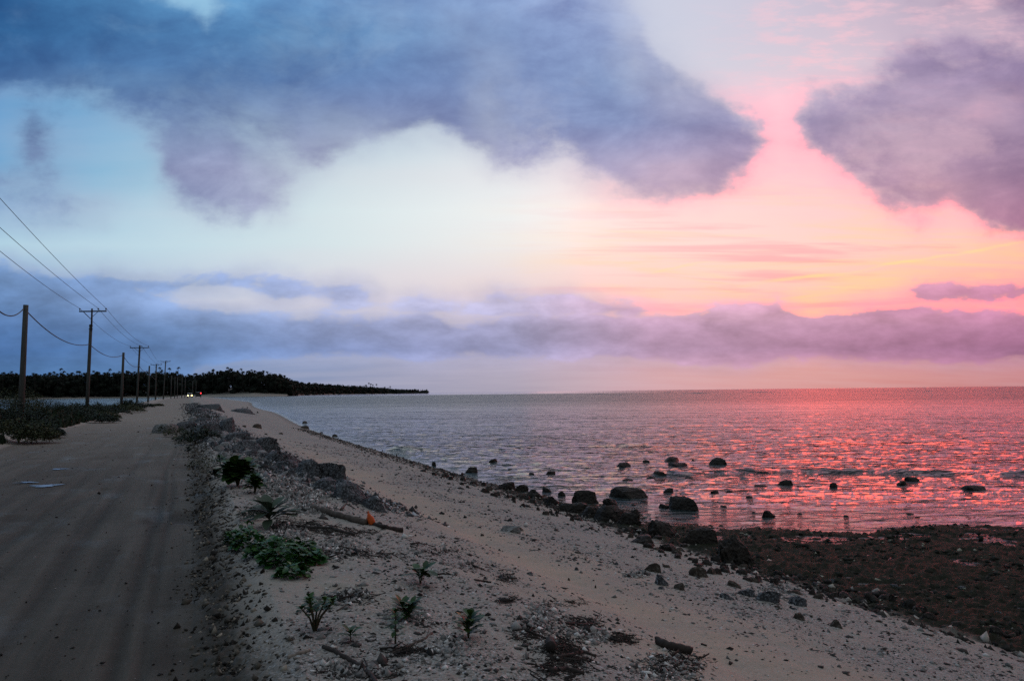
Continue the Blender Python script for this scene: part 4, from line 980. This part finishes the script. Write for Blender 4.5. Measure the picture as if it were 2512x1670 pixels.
drift('driftwood_stick', "pale slanted stick right of the sparse woody shrub", [(826, 1500), (850, 1486), (872, 1468)], .006, .006, WOOD, seed=10)
drift('driftwood_stick', "dark stick lying right of the seedling highest on the sand", [(1068, 1411), (1095, 1407), (1114, 1412)], .009, .005, DWOOD, seed=11)
drift('driftwood_branch', "dark branch under the leafy seedlings and pale sticks", [(960, 1605), (1000, 1588), (1040, 1570), (1060, 1555)], .008, .010, WOOD, [[(1045, 1568, .0), (1060, 1535, .04)]], seed=12)
drift('driftwood_stick', "dark stick in the creeper's shadow on its right", [(735, 1385), (765, 1405)], .012, .010, DWOOD, seed=13)
drift('driftwood_branch', "dark crooked piece across the burnt heap", [(1360, 1618), (1400, 1608), (1430, 1602), (1462, 1612)], .013, .012, DWOOD, [[(1400, 1608, .0), (1380, 1598, .05)]], seed=14)
drift('driftwood_branch', "blackened limb along the bottom of the burnt heap", [(1350, 1650), (1390, 1645), (1432, 1655)], .018, .014, DWOOD, seed=15)
drift('driftwood_stump', "blackened stump standing in the burnt heap", [(1350, 1585), (1352, 1604)], .03, .034, DWOOD, seed=16, lift=1.4)
drift('driftwood_stick', "thin dark stick pointing away on the open track", [(1345, 1460), (1362, 1470)], .008, .006, DWOOD, seed=17)
drift('driftwood_stick', "little dark stick on the upper slope of the track", [(1720, 1580), (1733, 1585)], .010, .008, DWOOD, seed=18)
drift('driftwood_branch', "dark jagged branch above the creeper patch on pale rubble", [(745, 1345), (800, 1352), (860, 1362), (905, 1366)], .010, .008, DWOOD, [[(800, 1352, .0), (820, 1342, .04)]], seed=19)

# orange float: teardrop body, neck ring and a torn side loop
x, y, z = G(908, 1287)
root = empty('orange_float', (x, y, z)); tag(root, "bright orange plastic float standing between the driftwood log and pole", "float")
mb = MB(); mb.tube([(0.03, 0, 0.0), (0.022, 0, .03), (.005, 0, .075), (-.012, 0, .11), (-.022, 0, .135), (-.026, 0, .15)], [.03, .047, .045, .030, .017, .012], 14)
mb.tube([(-.01, 0, .09), (-.045, 0, .082), (-.052, 0, .06), (-.02, 0, .05)], [.010, .010, .009, .009], 7); mb.build('body', ORANGE, root, True)
mb = MB(); mb.tube([(-.026, 0, .147), (-.034, 0, .158), (-.030, 0, .172), (-.020, 0, .170), (-.020, 0, .156)], [.007] * 5, 7); mb.build('loop', ORANGE, root, True)

# ------------------------------------------------------------------ plants
def leaf(mb, base, d, up, ln, wd, droop=.3, n=5, fold=.18):
    d = d.normalized(); side = d.cross(up).normalized(); up2 = side.cross(d).normalized()
    prof = [.12, .42, .78, 1.0, .86, .10] if n == 5 else [.2, 1, .1]
    L_, C_, R_ = [], [], []
    for i in range(n + 1):
        a = i / n; p = base + d * (ln * a) + up2 * (-droop * ln * a * a); w = wd * .5 * prof[i]
        C_.append(p); L_.append(p + side * w + up2 * (w * fold)); R_.append(p - side * w + up2 * (w * fold))
    b = len(mb.v); mb.v += [tuple(q) for q in L_ + C_ + R_]
    for i in range(n):
        mb.f.append((b + i, b + i + 1, b + n + 2 + i, b + n + 1 + i)); mb.f.append((b + n + 1 + i, b + n + 2 + i, b + 2 * n + 3 + i, b + 2 * n + 2 + i))
def plant(name, label, px, py, wpx, hpx, stems, per, lfrac, wfrac, mat, seed, group=None, droop=.35, spread=.8, cat='plant', low=.25, ang=.6):
    x, y, z = G(px, py); D = math.hypot(x, y); w = wpx / F_PX * D * 1.1; h = hpx / F_PX * D * 1.1
    root = empty(name, (x, y, z - .01)); tag(root, label, cat, group)
    rs_ = random.Random(seed); st = MB(); fo = MB(); ln = lfrac * w * 1.12; wfrac = wfrac * 1.25; per = int(per * 1.35)
    for s_ in range(stems):
        a = 2 * math.pi * s_ / max(stems, 1) + rs_.uniform(-.4, .4); k = (0 if stems == 1 else rs_.uniform(.4, 1)) * spread
        top = Vector((math.cos(a) * w * .5 * k * (1 - lfrac), math.sin(a) * w * .5 * k * (1 - lfrac), h * rs_.uniform(.5, .8)))
        pts = [Vector((0, 0, 0)), top * .35 + Vector((0, 0, h * .12)), top * .75 + Vector((0, 0, h * .05)), top]
        st.tube(pts, [h * .022 + .0015, h * .018 + .001, h * .014 + .001, h * .008 + .001], 6)
        for i in range(per):
            f = low + (1 - low) * (i + rs_.random() * .5) / per; f = min(f, 1)
            q = f * 3; j = min(int(q), 2); p = pts[j].lerp(pts[j + 1], q - j)
            aa = i * 2.399 + rs_.uniform(-.4, .4) + s_; el = ang * .75 + (f ** 4) * .5 + rs_.uniform(-.3, .25)
            d = Vector((math.cos(aa) * math.cos(el), math.sin(aa) * math.cos(el), math.sin(el)))
            lq = 1.35 * ln * rs_.uniform(.75, 1.1) * (1 - .25 * (f ** 2)); leaf(fo, p, d, Vector((0, 0, 1)), lq, lq * wfrac * 1.1 * rs_.uniform(.85, 1.1), droop * rs_.uniform(.4, 1.5))
    st.build('stem', STEM, root, True); fo.build('foliage', mat, root, True)
    return root
plant('naupaka_shrub', "big-leaved dark green shrub, largest by the road before the pale rubble", 583, 1192, 90, 62, 11, 15, .27, .48, LEAF, 1, cat='shrub')
plant('naupaka_shrub', "small upright bush right beside the largest big-leaved shrub", 625, 1210, 40, 48, 5, 14, .4, .45, LEAF, 2, cat='shrub')
plant('naupaka_shrub', "very small dark bush left of the big-leaved shrub at the road edge", 527, 1174, 24, 28, 3, 9, .5, .45, LEAFD, 3, cat='shrub')
plant('naupaka_shrub', "bright tip of a low bush behind the big-leaved shrub", 580, 1150, 26, 26, 2, 8, .5, .4, LEAF, 4, cat='shrub')
plant('rosette_plant', "silvery rosette plant with long arching velvet leaves", 662, 1294, 100, 52, 1, 22, .40, .34, LEAFG, 5, droop=.35, low=.25, ang=.7)
plant('woody_shrublet', "sparse woody shrublet with bare twigs and few leaves", 772, 1548, 92, 100, 9, 9, .14, .55, LEAF, 6, spread=1.1, low=.5)
plant('seedling', "lowest little star-shaped seedling left of the tall thin one", 860, 1574, 44, 40, 1, 9, .5, .32, LEAF, 7, "seedlings on the sand", low=.3, ang=.8)
plant('seedling', "tall thin yellowish seedling in front of the bushy dark one", 970, 1580, 42, 92, 1, 16, .42, .35, LEAF, 8, "seedlings on the sand", low=.2)
plant('seedling', "bushy dark seedling with pointed leaves behind the tall thin one", 1000, 1522, 60, 66, 2, 17, .4, .34, LEAF, 9, "seedlings on the sand", low=.15, ang=.9)
plant('seedling', "rightmost seedling with rounded leaves standing alone on the sand", 1149, 1566, 56, 76, 2, 12, .46, .42, LEAF, 10, "seedlings on the sand", low=.15, ang=.9, spread=.5)
plant('seedling', "seedling highest up the sand with one long leaf to the right", 1031, 1432, 52, 44, 2, 9, .5, .36, LEAF, 11, "seedlings on the sand", low=.3)
plant('seedling', "tiny seedling at the foot of the silvery rosette plant", 612, 1308, 26, 30, 2, 6, .4, .35, LEAF, 12, "seedlings on the sand")
plant('naupaka_shrub', "little green plant on the road verge before the broad limestone rock", 540, 1140, 24, 22, 3, 8, .4, .4, LEAF, 13, cat='shrub')
plant('naupaka_shrub', "tiny dark plant right at the bend of the road verge", 462, 1112, 16, 16, 3, 7, .5, .4, LEAFD, 14, cat='shrub')
def mound(name, label, cells, n, lsize, mat, seed, cat='shrub', group=None, broad=.6, part='foliage'):
    """leafy mass: cells are (px, py_base, wpx, hpx) lobes of ONE plant"""
    rs_ = np.random.RandomState(seed); x0, y0, z0 = G(cells[0][0], cells[0][1]); fo = MB(); st = MB()
    tot = sum(c_[2] * c_[3] for c_ in cells)
    for (px, py, w_, h_) in cells:
        x, y, z = G(px, py); D = math.hypot(x, y); w = w_ / F_PX * D; h = h_ / F_PX * D; dp = max(w * .7, h * .8)
        m = int(n * w_ * h_ / tot)
        st.tube([(x - x0, y - y0 + dp * .3, z - z0 - .03), (x - x0 + w * .05, y - y0 + dp * .35, z - z0 + h * .5)], [h * .03, h * .015], 5)
        for i in range(m):
            a, b = rs_.uniform(0, 6.283), rs_.uniform(0, 1) ** .5; e = rs_.uniform(.35, 1)
            lump = 1 + .28 * math.sin(a * 3 + px) + .2 * math.sin(a * 7 + py)
            bx, by = math.cos(a) * b * w / 2, math.sin(a) * b * dp / 2
            zz = h * e * math.sqrt(max(0.02, 1 - b * b * .9)) * (lump if lump < 1.15 else 1.15)
            p = Vector((x - x0 + bx, y - y0 + by + dp * .4, 0)); p.z = float(H(p.x + x0, p.y + y0)) - z0 + zz * .92
            d = Vector((math.cos(a) + rs_.normal() * .6, math.sin(a) + rs_.normal() * .6, rs_.uniform(-.2, .9)))
            s_ = lsize * rs_.uniform(.6, 1.25)
            leaf(fo, p, d, Vector((rs_.normal() * .3, rs_.normal() * .3, 1)), s_, s_ * broad, .3, 2)
    root = empty(name, (x0, y0, z0)); tag(root, label, cat, group)
    st.build('stem', STEM, root); fo.build(part, mat, root, True)
    return root
mound('beach_vine', "green creeping vine with broad leaves sprawling down the sand", [(690, 1395, 120, 50), (640, 1370, 90, 40), (600, 1350, 70, 45), (575, 1330, 50, 30), (740, 1375, 70, 45), (765, 1385, 50, 32), (710, 1420, 70, 30), (680, 1350, 70, 30)], 1500, .062, VINE, 31, 'vine', broad=.95)
mound('grass_tuft_shrub', "dark fine-leaved bush left of the silvery rosette plant", [(608, 1278, 58, 36), (625, 1268, 30, 26)], 900, .045, LEAFD, 32, broad=.22)
mound('roadside_shrub', "yellowish low bush on the road verge before the ridge", [(482, 1146, 60, 22), (515, 1150, 50, 20)], 700, .05, GRASSM, 33, broad=.2)
mound('roadside_shrub', "darkest round shrub by the limestone rocks at the bend", [(470, 1092, 74, 40), (455, 1086, 50, 28)], 900, .10, LEAFD, 34)
mound('roadside_shrub', "narrow dark shrub leaning right of the darkest round shrub", [(512, 1078, 44, 22), (528, 1074, 22, 12)], 400, .09, LEAFD, 35)
mound('roadside_shrub', "olive shrub running along the road below the pale capped block", [(405, 1062, 36, 22), (425, 1072, 60, 22), (445, 1082, 50, 16)], 700, .10, GRASSM, 36, broad=.5)
mound('roadside_shrub', "weedy patch on the far end of the limestone ridge", [(490, 1028, 60, 10), (470, 1016, 30, 7)], 260, .12, LEAFD, 37)
LEFT = [(20, 1088, 150, 52), (85, 1074, 90, 36), (125, 1066, 40, 14), (20, 1056, 150, 66), (5, 1020, 130, 60), (70, 1010, 90, 46), (112, 1000, 60, 28), (0, 990, 60, 30), (30, 1000, 90, 34),
        (150, 1012, 90, 22), (190, 1026, 90, 26), (232, 1038, 80, 22), (258, 1028, 50, 16), (205, 1008, 110, 20), (165, 1000, 70, 12), (255, 1010, 90, 18),
        (300, 1012, 80, 20), (322, 1004, 50, 22), (290, 1000, 60, 22), (350, 999, 40, 10), (380, 996, 30, 5), (130, 1038, 60, 10)]
for i, c_ in enumerate(LEFT):
    D_ = G(c_[0], c_[1])[1]
    mound('coastal_shrub', "low dark green shrub on the landward side of the road", [c_, (c_[0] + c_[2] * .3, c_[1] - 1, c_[2] * .5, c_[3] * .8)], int(900 + c_[2] * c_[3] * .34), .075 + D_ * .0010, LEAFD if i % 4 else GRASSM, 50 + i, 'shrub', "low shrubs on the landward verge")
# ground cover between the shrubs
def blades(name, n, region, hgt, mat, seed):
    r_ = np.random.RandomState(seed); x, y = region(r_, n); n = len(x); z = H(x, y); d = np.hypot(x, y)
    h = hgt * np.exp(r_.normal(0, .4, n)); w = h * .09 + d * .0004; a = r_.uniform(0, 6.283, n); lx, ly = r_.normal(0, .5, n) * h, r_.normal(0, .5, n) * h
    p = np.stack([x, y, z - .01], -1); s_ = np.stack([np.cos(a) * w, np.sin(a) * w, np.zeros(n)], -1)
    m = p + np.stack([lx * .35, ly * .35, h * .6], -1); tp = p + np.stack([lx, ly, h], -1)
    q = np.stack([p - s_, p + s_, m + s_ * .7, m - s_ * .7, tp], 1)
    f4 = np.array([(0, 1, 2), (0, 2, 3), (3, 2, 4)])
    return tag(link(name, mesh_np(name, q.reshape(-1, 3), (f4[None] + 5 * np.arange(n)[:, None, None]).reshape(-1, 3), mat)), kind='stuff')
def reg_left(r_, n):
    l = np.exp(r_.uniform(math.log(10), math.log(110), n)); v = -5.95 - np.abs(r_.normal(0, 4.5, n)) * np.where(l > 85, .25, 1)
    X_ = (v / .922 - .42 * (l / .922)) / (1 + .42 * .387 / .922); Y_ = (l + .387 * X_) / .922
    k = fbm(X_ * .25, Y_ * .25, 3, 91) + .1 * (v < -8) > -0.16
    return X_[k], Y_[k]
blades('ground_cover', 75000, reg_left, .20, LEAFD, 12)

# ------------------------------------------------------------------ utility poles, wires
def pole(kind, px_top, py_top, px_base, D, label, r=.14, ext=False, lean=0.0):
    top = P(px_top, py_top, D); bx = P(px_base, py_top + 10, D).x; bz = float(H(bx, D)) - .3
    root = empty('utility_pole', (bx, D, bz)); tag(root, label, 'utility pole', kind)
    tp = Vector((top.x - bx, 0, top.z - bz)); mb = MB()
    if ext:
        k = 1 - 39 / F_PX * D / tp.z
        mb.tube([(0, 0, 0), tuple(tp * k * .5), tuple(tp * k)], [r * 1.1, r * 1.0, r * .9], 12); mb.build('shaft', POLEM, root, True)
        mb = MB(); mb.tube([tuple(tp * (k - .06) + Vector((.1, -.06, 0))), tuple(tp + Vector((.06, -.06, 0)))], [.075, .07], 8); mb.build('top_extension', STEEL, root, True)
        mb = MB()
        for zz in (k - .045, k - .012): mb.tube([tuple(tp * zz + Vector((0, 0, -.03))), tuple(tp * zz + Vector((0, 0, .03)))], [r * 1.12, r * 1.12], 12)
        mb.build('clamp', STEEL, root)
    else:
        mb.tube([(0, 0, 0), tuple(tp * .5), tuple(tp)], [r * 1.1, r * 1.0, r * .88], 12); mb.build('shaft', POLEM, root, True)
    return root, tp
TALL = "tall poles carrying three power wires"; SHORT = "shorter poles carrying only the cable"
arms = []
def tall(px_top, py_top, px_base, D, label, xl, xr, xm, y_arm, ext=False, r=.14):
    root, tp = pole(TALL, px_top, py_top, px_base, D, label, r, ext)
    O = Vector(root.location); aL = P(xl, y_arm, D) - O; aR = P(xr, y_arm, D) - O; aM = P(xm, y_arm, D) - O
    mb = MB(); dirv = (aR - aL)
    c0 = (aL + aR) / 2; mb.box((c0.x, -.14, c0.z), (dirv.length, .10, .11)); mb.build('crossarm', STEEL, root)
    mb = MB(); zc = c0.z
    for s_ in (-1, 1): mb.tube([(tp.x + s_ * dirv.length * .26, -.14, zc - .05), (tp.x, -.14, zc - .62)], [.022, .022], 6)
    mb.build('brace', STEEL, root)
    ins = []
    for q in (aL, aM, aR):
        k = 1 if q is aM else (0.97)
        mb = MB(); xx = c0.x + (q.x - c0.x) * k; mb.tube([(xx, -.14, zc + .05), (xx, -.14, zc + .12), (xx, -.14, zc + .17), (xx, -.14, zc + .24), (xx, -.14, zc + .27)], [.018, .02, .06, .065, .03], 8)
        mb.build('insulator', CERAM, root, True); ins.append(O + Vector((xx, -.14, zc + .26)))
    arms.append(ins); return root
t2 = tall(225, 757, 219, 66, "tall pole nearest the camera with a steel top and crossarm", 197, 263, 243, 764, True)
t4 = tall(343, 847, 338, 112, "second tall crossarm pole along the road, right of the thatched-looking bushes".replace("thatched-looking bushes", "roadside shrub mound"), 320, 366, 349, 853)
t6 = tall(383.5, 892.5, 382.5, 172, "third tall crossarm pole, its arm lower and left of the fourth's", 370.5, 397.5, 388, 894.5)
t7 = tall(406.5, 885, 402, 196, "fourth tall crossarm pole, its arm highest against the palms", 395, 418.5, 410, 886.5)
s1, p1 = pole(SHORT, 63.5, 748, 59, 42, "thick leaning pole nearest the left edge of the picture", .145)
s3, p3 = pole(SHORT, 303, 864.5, 300, 90, "short pole between the first two crossarm poles", .15)
s5, p5 = pole(SHORT, 366.5, 897, 364.5, 140, "short pole between the second and third crossarm poles", .15)
for (pt, yt, pb, D, lb) in ((420.5, 921, 420, 232, "plain distant pole first beyond the fourth crossarm pole"), (429.5, 923, 429, 250, "plain distant pole second beyond the fourth crossarm pole"), (435.5, 925, 435.5, 262, "plain distant pole third beyond the fourth crossarm pole"),
                            (447.5, 917, 446.5, 268, "taller distant pole just left of the lit headlamps"), (455, 921, 454, 285, "distant pole directly behind the lit headlamps"),
                            (473, 934, 473, 340, "faint pole between the two vehicles"), (481, 934, 481, 360, "faintest farthest pole above the dark van")):
    if '447' in str(pt):
        tall(pt, yt, pb, D, lb, 439, 448, 443, 919, r=.12)
    else: pole("distant poles near the vehicles", pt, yt, pb, D, lb, .12)
arms.pop()          # the wires end to view before this one
def wire(name, label, pts, sags, rad, cat, group=None, att=None):
    mb = MB(); pp = []
    for i in range(len(pts) - 1):
        a, b = pts[i], pts[i + 1]
        for k in range(16):
            f = k / 16; q = a.lerp(b, f); q.z -= sags[i] * 4 * f * (1 - f); pp.append(q)
    pp.append(pts[-1]); mb.tube(pp, rad, 6); o = mb.build(name, CABLE, None, True); return tag(o, label, cat, group)
# the line continues behind the camera's left: a pole out of the frame carries the near ends
for k, (lb, yl) in enumerate((("lowest power wire at the left edge, on the outer left insulators", 608), ("middle power wire at the left edge, on the centre insulators", 550), ("highest power wire at the left edge, on the right-hand insulators", 478))):
    a = arms[0][k]; e = P(0, yl, 36 + (k - 1) * -1.2); d = (e - a); q0 = a + d * 1.55; q0.z += .25
    wire('power_wire', lb, [q0, a, arms[1][k], arms[2][k], arms[3][k]], [.35, .55, .5, .15], .014, 'power wire', "power wires on the tall poles")
O1 = Vector(s1.location); c1_ = O1 + Vector((p1.x, -.16, p1.z - .2)); pl = P(0, 744, 33); pl = c1_ + (pl - c1_) * 1.3
c2_ = P(219.5, 844, 66 - .2); c3_ = Vector(s3.location) + Vector((p3.x, -.16, p3.z - .3)); c4_ = P(341.5, 897, 111.7); c5_ = Vector(s5.location) + Vector((p5.x, -.16, p5.z - .9)); c6_ = P(383, 930, 171.7)
wire('telephone_cable', "thick sagging cable strung pole to pole below the power wires", [pl, c1_, c2_, c3_, c4_, c5_, c6_], [.5, .75, .6, .6, .5, .4], .03, 'cable')

# ------------------------------------------------------------------ vehicles
RDIR = math.atan2(0.387 / .922, 1)     # road runs to the upper left
def vehicle(name, label, px, py, D, heading, w, ln, h, body, van, head, cat):
    pt = P(px, py, D); x, y = pt.x, D; z = float(H(x, y)); z = max(z, pt.z - .1)
    root = empty(name, (x, y, z), heading); tag(root, label, cat)
    hood = .62 if van else .52
    prof = ([(-.5, .22), (-.5, .62), (-.47, .97), (-.2, 1.0), (.28, .98), (.38, .58), (.5, .52), (.5, .22)] if van else
            [(-.5, .24), (-.5, .56), (-.44, .62), (-.40, .96), (-.1, 1.0), (.12, .97), (.24, .62), (.46, .55), (.5, .46), (.5, .24)])
    mb = MB(); n = len(prof)
    for s_, k in ((-1, .97), (-1, 1), (1, 1), (1, .97)):
        for (a, b) in prof: mb.v.append((s_ * w / 2 * (k if s_ in (-1, 1) else 1) * (1 if b < .65 else .86), a * ln * (.98 if k < 1 else 1), b * h))
    for r_ in range(3):
        for i in range(n): mb.f.append((r_ * n + i, r_ * n + (i + 1) % n, (r_ + 1) * n + (i + 1) % n, (r_ + 1) * n + i))
    mb.f.append(tuple(range(n))); mb.f.append(tuple(range(3 * n, 4 * n))[::-1]); mb.build('body', body, root)
    y0, y1 = (.375, .30) if van else (.235, .135)
    ws = MB(); ws.add([(-w * .38, ln * (y0 + .012), h * .64), (w * .38, ln * (y0 + .012), h * .64), (w * .36, ln * (y1 + .012), h * .93), (-w * .36, ln * (y1 + .012), h * .93)], [(0, 1, 2, 3)]); ws.build('windscreen', GLASS, root)
    ws = MB(); yb = -ln * .505; ws.add([(-w * .36, yb + (.0 if van else .04 * ln), h * .66), (w * .36, yb + (.0 if van else .04 * ln), h * .66), (w * .34, yb + .03 * ln + (.0 if van else .05 * ln), h * .92), (-w * .34, yb + .03 * ln + (.0 if van else .05 * ln), h * .92)], [(0, 3, 2, 1)]); ws.build('rear_window', GLASS, root)
    for sx in (-1, 1):
        for sy in (.32, -.30):
            wb = MB(); wb.tube([(sx * (w / 2 - .2), sy * ln, .32), (sx * (w / 2 + .01), sy * ln, .32)], [.33, .33], 18); wo_ = wb.build('wheel', RUBBER, root, True)
            hb = MB(); hb.tube([(sx * (w / 2 + .005), sy * ln, .32), (sx * (w / 2 + .03), sy * ln, .32)], [.18, .15], 12); hb.build('rim', WHITEP, wo_)
        hb = MB(); zz = .48 * h if not van else .40 * h; hb.tube([(sx * w * .36, ln * .495, zz), (sx * w * .36, ln * .52, zz)], [.2, .17], 14); hb.build('headlight', HEADL if head else GLASS, root, True)
        tb = MB(); zz = .55 * h if not van else .8 * h; tb.tube([(sx * w * .42, -ln * .5, zz - .12), (sx * w * .42, -ln * .515, zz)], [.13, .13], 10); tb.build('tail_light', TAILL if (not head and sx > 0) else RUBBER, root, True)
    bp = MB(); bp.box((0, ln * .505, .3 * h), (w * .96, .16, .2)); bp.box((0, -ln * .505, .3 * h), (w * .96, .16, .2)); bp.build('bumper', DARKP, root)
    return root
hd = math.atan2(.42, 1)
vehicle('approaching_car', "white-roofed car coming towards the camera with both headlamps lit", 465.6, 975.5, 280, math.pi + hd, 1.75, 4.3, 1.75, WHITEP, False, True, 'car')
vehicle('departing_van', "dark van driving away with one red tail lamp lit", 486.5, 974.8, 292, hd, 1.95, 4.8, 2.2, DARKP, True, False, 'van')

# ------------------------------------------------------------------ far wooded shore
def horizon_y(px): return 973.2 - 0.01043 * px
CAN = [(-1000, 905), (-600, 915), (-200, 912), (0, 917), (60, 920), (130, 918), (230, 916), (330, 914), (400, 912), (450, 918), (480, 922), (500, 916), (560, 910), (620, 912), (660, 916), (700, 926), (716, 934), (745, 939), (800, 943), (850, 946), (890, 948), (930, 951), (960, 955), (985, 956), (1000, 959), (1045, 961.5)]
CANX = np.array([c[0] for c in CAN], float); CANY = np.array([c[1] for c in CAN], float)
def forest(name, px0, px1, n, Dfun, cr, seed, label):
    r_ = np.random.RandomState(seed); P1, F1 = ico(1); V_, F_ = [], []; off = 0
    qn = 46
    for i in range(n):
        px = r_.uniform(px0, px1); e = r_.uniform(0, 1) ** .75; D = Dfun(px) * (1 + r_.uniform(0, .06))
        top = np.interp(px, CANX, CANY) + r_.normal(0, 1.2); zt = 1.7 + (horizon_y(px) - top) / F_PX * D
        s_ = cr * r_.uniform(.7, 1.25) * (D / 1200.0) ** .8
        z0 = -1.5; z_ = z0 + (zt - s_ * .8 - z0) * e
        if z_ < 0: z_ = r_.uniform(0.0, 1.5)
        if zt < 6: s_ = min(s_, max(1.2, zt * .45)); z_ = r_.uniform(-1.2, max(.3, zt - s_ * .9))
        x = P(px, 900, D).x
        c = np.array([x, D, z_]); core = P1 * s_ * .72 * (1 + .25 * r_.normal(size=(len(P1), 1))); V_.append(core * np.array([1.1, 1, .85]) + c)
        F_.append(F1 + off); off += len(P1)
        dirs = r_.normal(size=(qn, 3)); dirs /= np.linalg.norm(dirs, axis=1)[:, None]; ctr = dirs * s_ * r_.uniform(.65, 1.05, (qn, 1)) + c
        a = r_.normal(size=(qn, 3)); b_ = r_.normal(size=(qn, 3)); k = s_ * .26
        tri = np.stack([ctr + a * k * .6, ctr + b_ * k * .6, ctr - (a + b_) * k * .5], 1).reshape(-1, 3)
        V_.append(tri); F_.append(np.arange(qn * 3).reshape(-1, 3) + off); off += qn * 3
    return tag(link(name, mesh_np(name, np.concatenate(V_), np.concatenate(F_), FOREST)), label, None, None, 'stuff')
def D_near(px): return float(np.interp(px, [-1000, -200, 0, 250, 420, 520, 620, 716], [820, 1010, 1090, 1190, 1220, 1210, 1200, 1230]))
def D_far(px): return float(np.interp(px, [672, 716, 730, 760, 850, 950, 1045], [1290, 1290, 1680, 2050, 2500, 2850, 3000]))
forest('far_forest', -1000, 716, 4300, D_near, 5.2, 5, None)
forest('headland_forest', 672, 1046, 1350, D_far, 5.0, 6, None)
def palm_meshes(seed, hgt):
    rs_ = random.Random(seed); tr = MB(); cx = rs_.uniform(-.08, .08) * hgt
    pts = [Vector((cx * (k / 6) ** 2, 0, hgt * k / 6)) for k in range(7)]; tr.tube(pts, [.30 - .018 * k for k in range(7)], 7)
    cr = MB(); top = pts[-1]
    for k in range(19):
        a = k * 2.399; el = rs_.uniform(-.5, 1.2); ln = rs_.uniform(2.7, 3.8)
        d = Vector((math.cos(a) * math.cos(el), math.sin(a) * math.cos(el), math.sin(el))); side = Vector((-math.sin(a), math.cos(a), 0))
        prev_ = None
        for i in range(6):
            f = i / 5; p = top + d * ln * f + Vector((0, 0, -ln * .62 * f * f)); wd = .62 * math.sin(math.pi * min(1, f * .85 + .12)) + .05
            q = (p + side * wd - Vector((0, 0, wd * .6)), p, p - side * wd - Vector((0, 0, wd * .6)))
            if prev_: 
                b = len(cr.v); cr.v += [tuple(v_) for v_ in prev_ + q]; cr.f += [(b, b + 1, b + 4, b + 3), (b + 1, b + 2, b + 5, b + 4)]
            prev_ = q
    return tr, cr
pal = []
for hgt in (9, 13, 17, 22):
    for s_ in (1, 2):
        tr, cr = palm_meshes(hgt * 3 + s_, hgt); a = tr.build('trunk', BARK); b = cr.build('crown', FOREST)
        pal.append((hgt, a.data, b.data)); bpy.data.objects.remove(a); bpy.data.objects.remove(b)
def palm(px, py, D, label, group, hmin=9):
    top = P(px, py + 1.2, D); hw = top.z - 2.0
    g = float(H(top.x, D)); h = top.z - g
    rs_ = random.Random(int(px * 10)); cands = [p_ for p_ in pal if abs(p_[0] - h) == min(abs(q[0] - h) for q in pal)]
    hh, a, b = cands[rs_.randrange(len(cands))]; hgt = hh
    k = 1.0 * (D / 1200.0) ** .35; base = top.z - hgt * k
    r = empty('coconut_palm', (top.x, D, max(base, g - 6)), rs_.uniform(0, 6.28)); r.scale = (k, k, k * (top.z - max(base, g - 6)) / (hgt * k)); tag(r, label, 'palm tree', group)
    link('trunk', a, r); link('crown', b, r); return r
SOLO = [(149, 903, "single spiky palm rising clear of the forest between the first two poles"), (271, 904, "thin-stemmed palm standing clear left of the first short pole"),
        (391, 900, "pair-topped palm just left of the fourth crossarm pole's arm"), (417, 902, "round-headed palm right of the fourth crossarm pole"),
        (437, 900, "broad palm at the top of the clump behind the distant poles"), (560, 900, "tallest palm over the middle of the forest"), (522, 905, "palm standing out at the left of the middle forest hump")]
for px, py, lb in SOLO: palm(px, py, D_near(px) * .995, lb, "palms over the far forest")
rs = random.Random(77)
for i in range(150):
    px = rs.uniform(-60, 712); c_ = float(np.interp(px, CANX, CANY)); palm(px, c_ - rs.uniform(-1, 9) * rs.random() ** .5, D_near(px) * rs.uniform(.992, 1.03), "dark coconut palm poking above the far forest canopy", "palms over the far forest")
for px, py in ((905, 938), (909, 940.5), (914, 942), (924, 941), (958, 946.5), (899, 943), (896, 944), (943, 948)):
    palm(px, py, D_far(px), "small palm silhouette standing clear on the low headland", "palms on the headland")
for i in range(46):
    px = rs.uniform(718, 945); c_ = float(np.interp(px, CANX, CANY)); palm(px, c_ - rs.uniform(-1, 3.4), D_far(px), "tiny palm head along the headland forest", "palms in the headland forest")
# narrow pale beach under the far forest
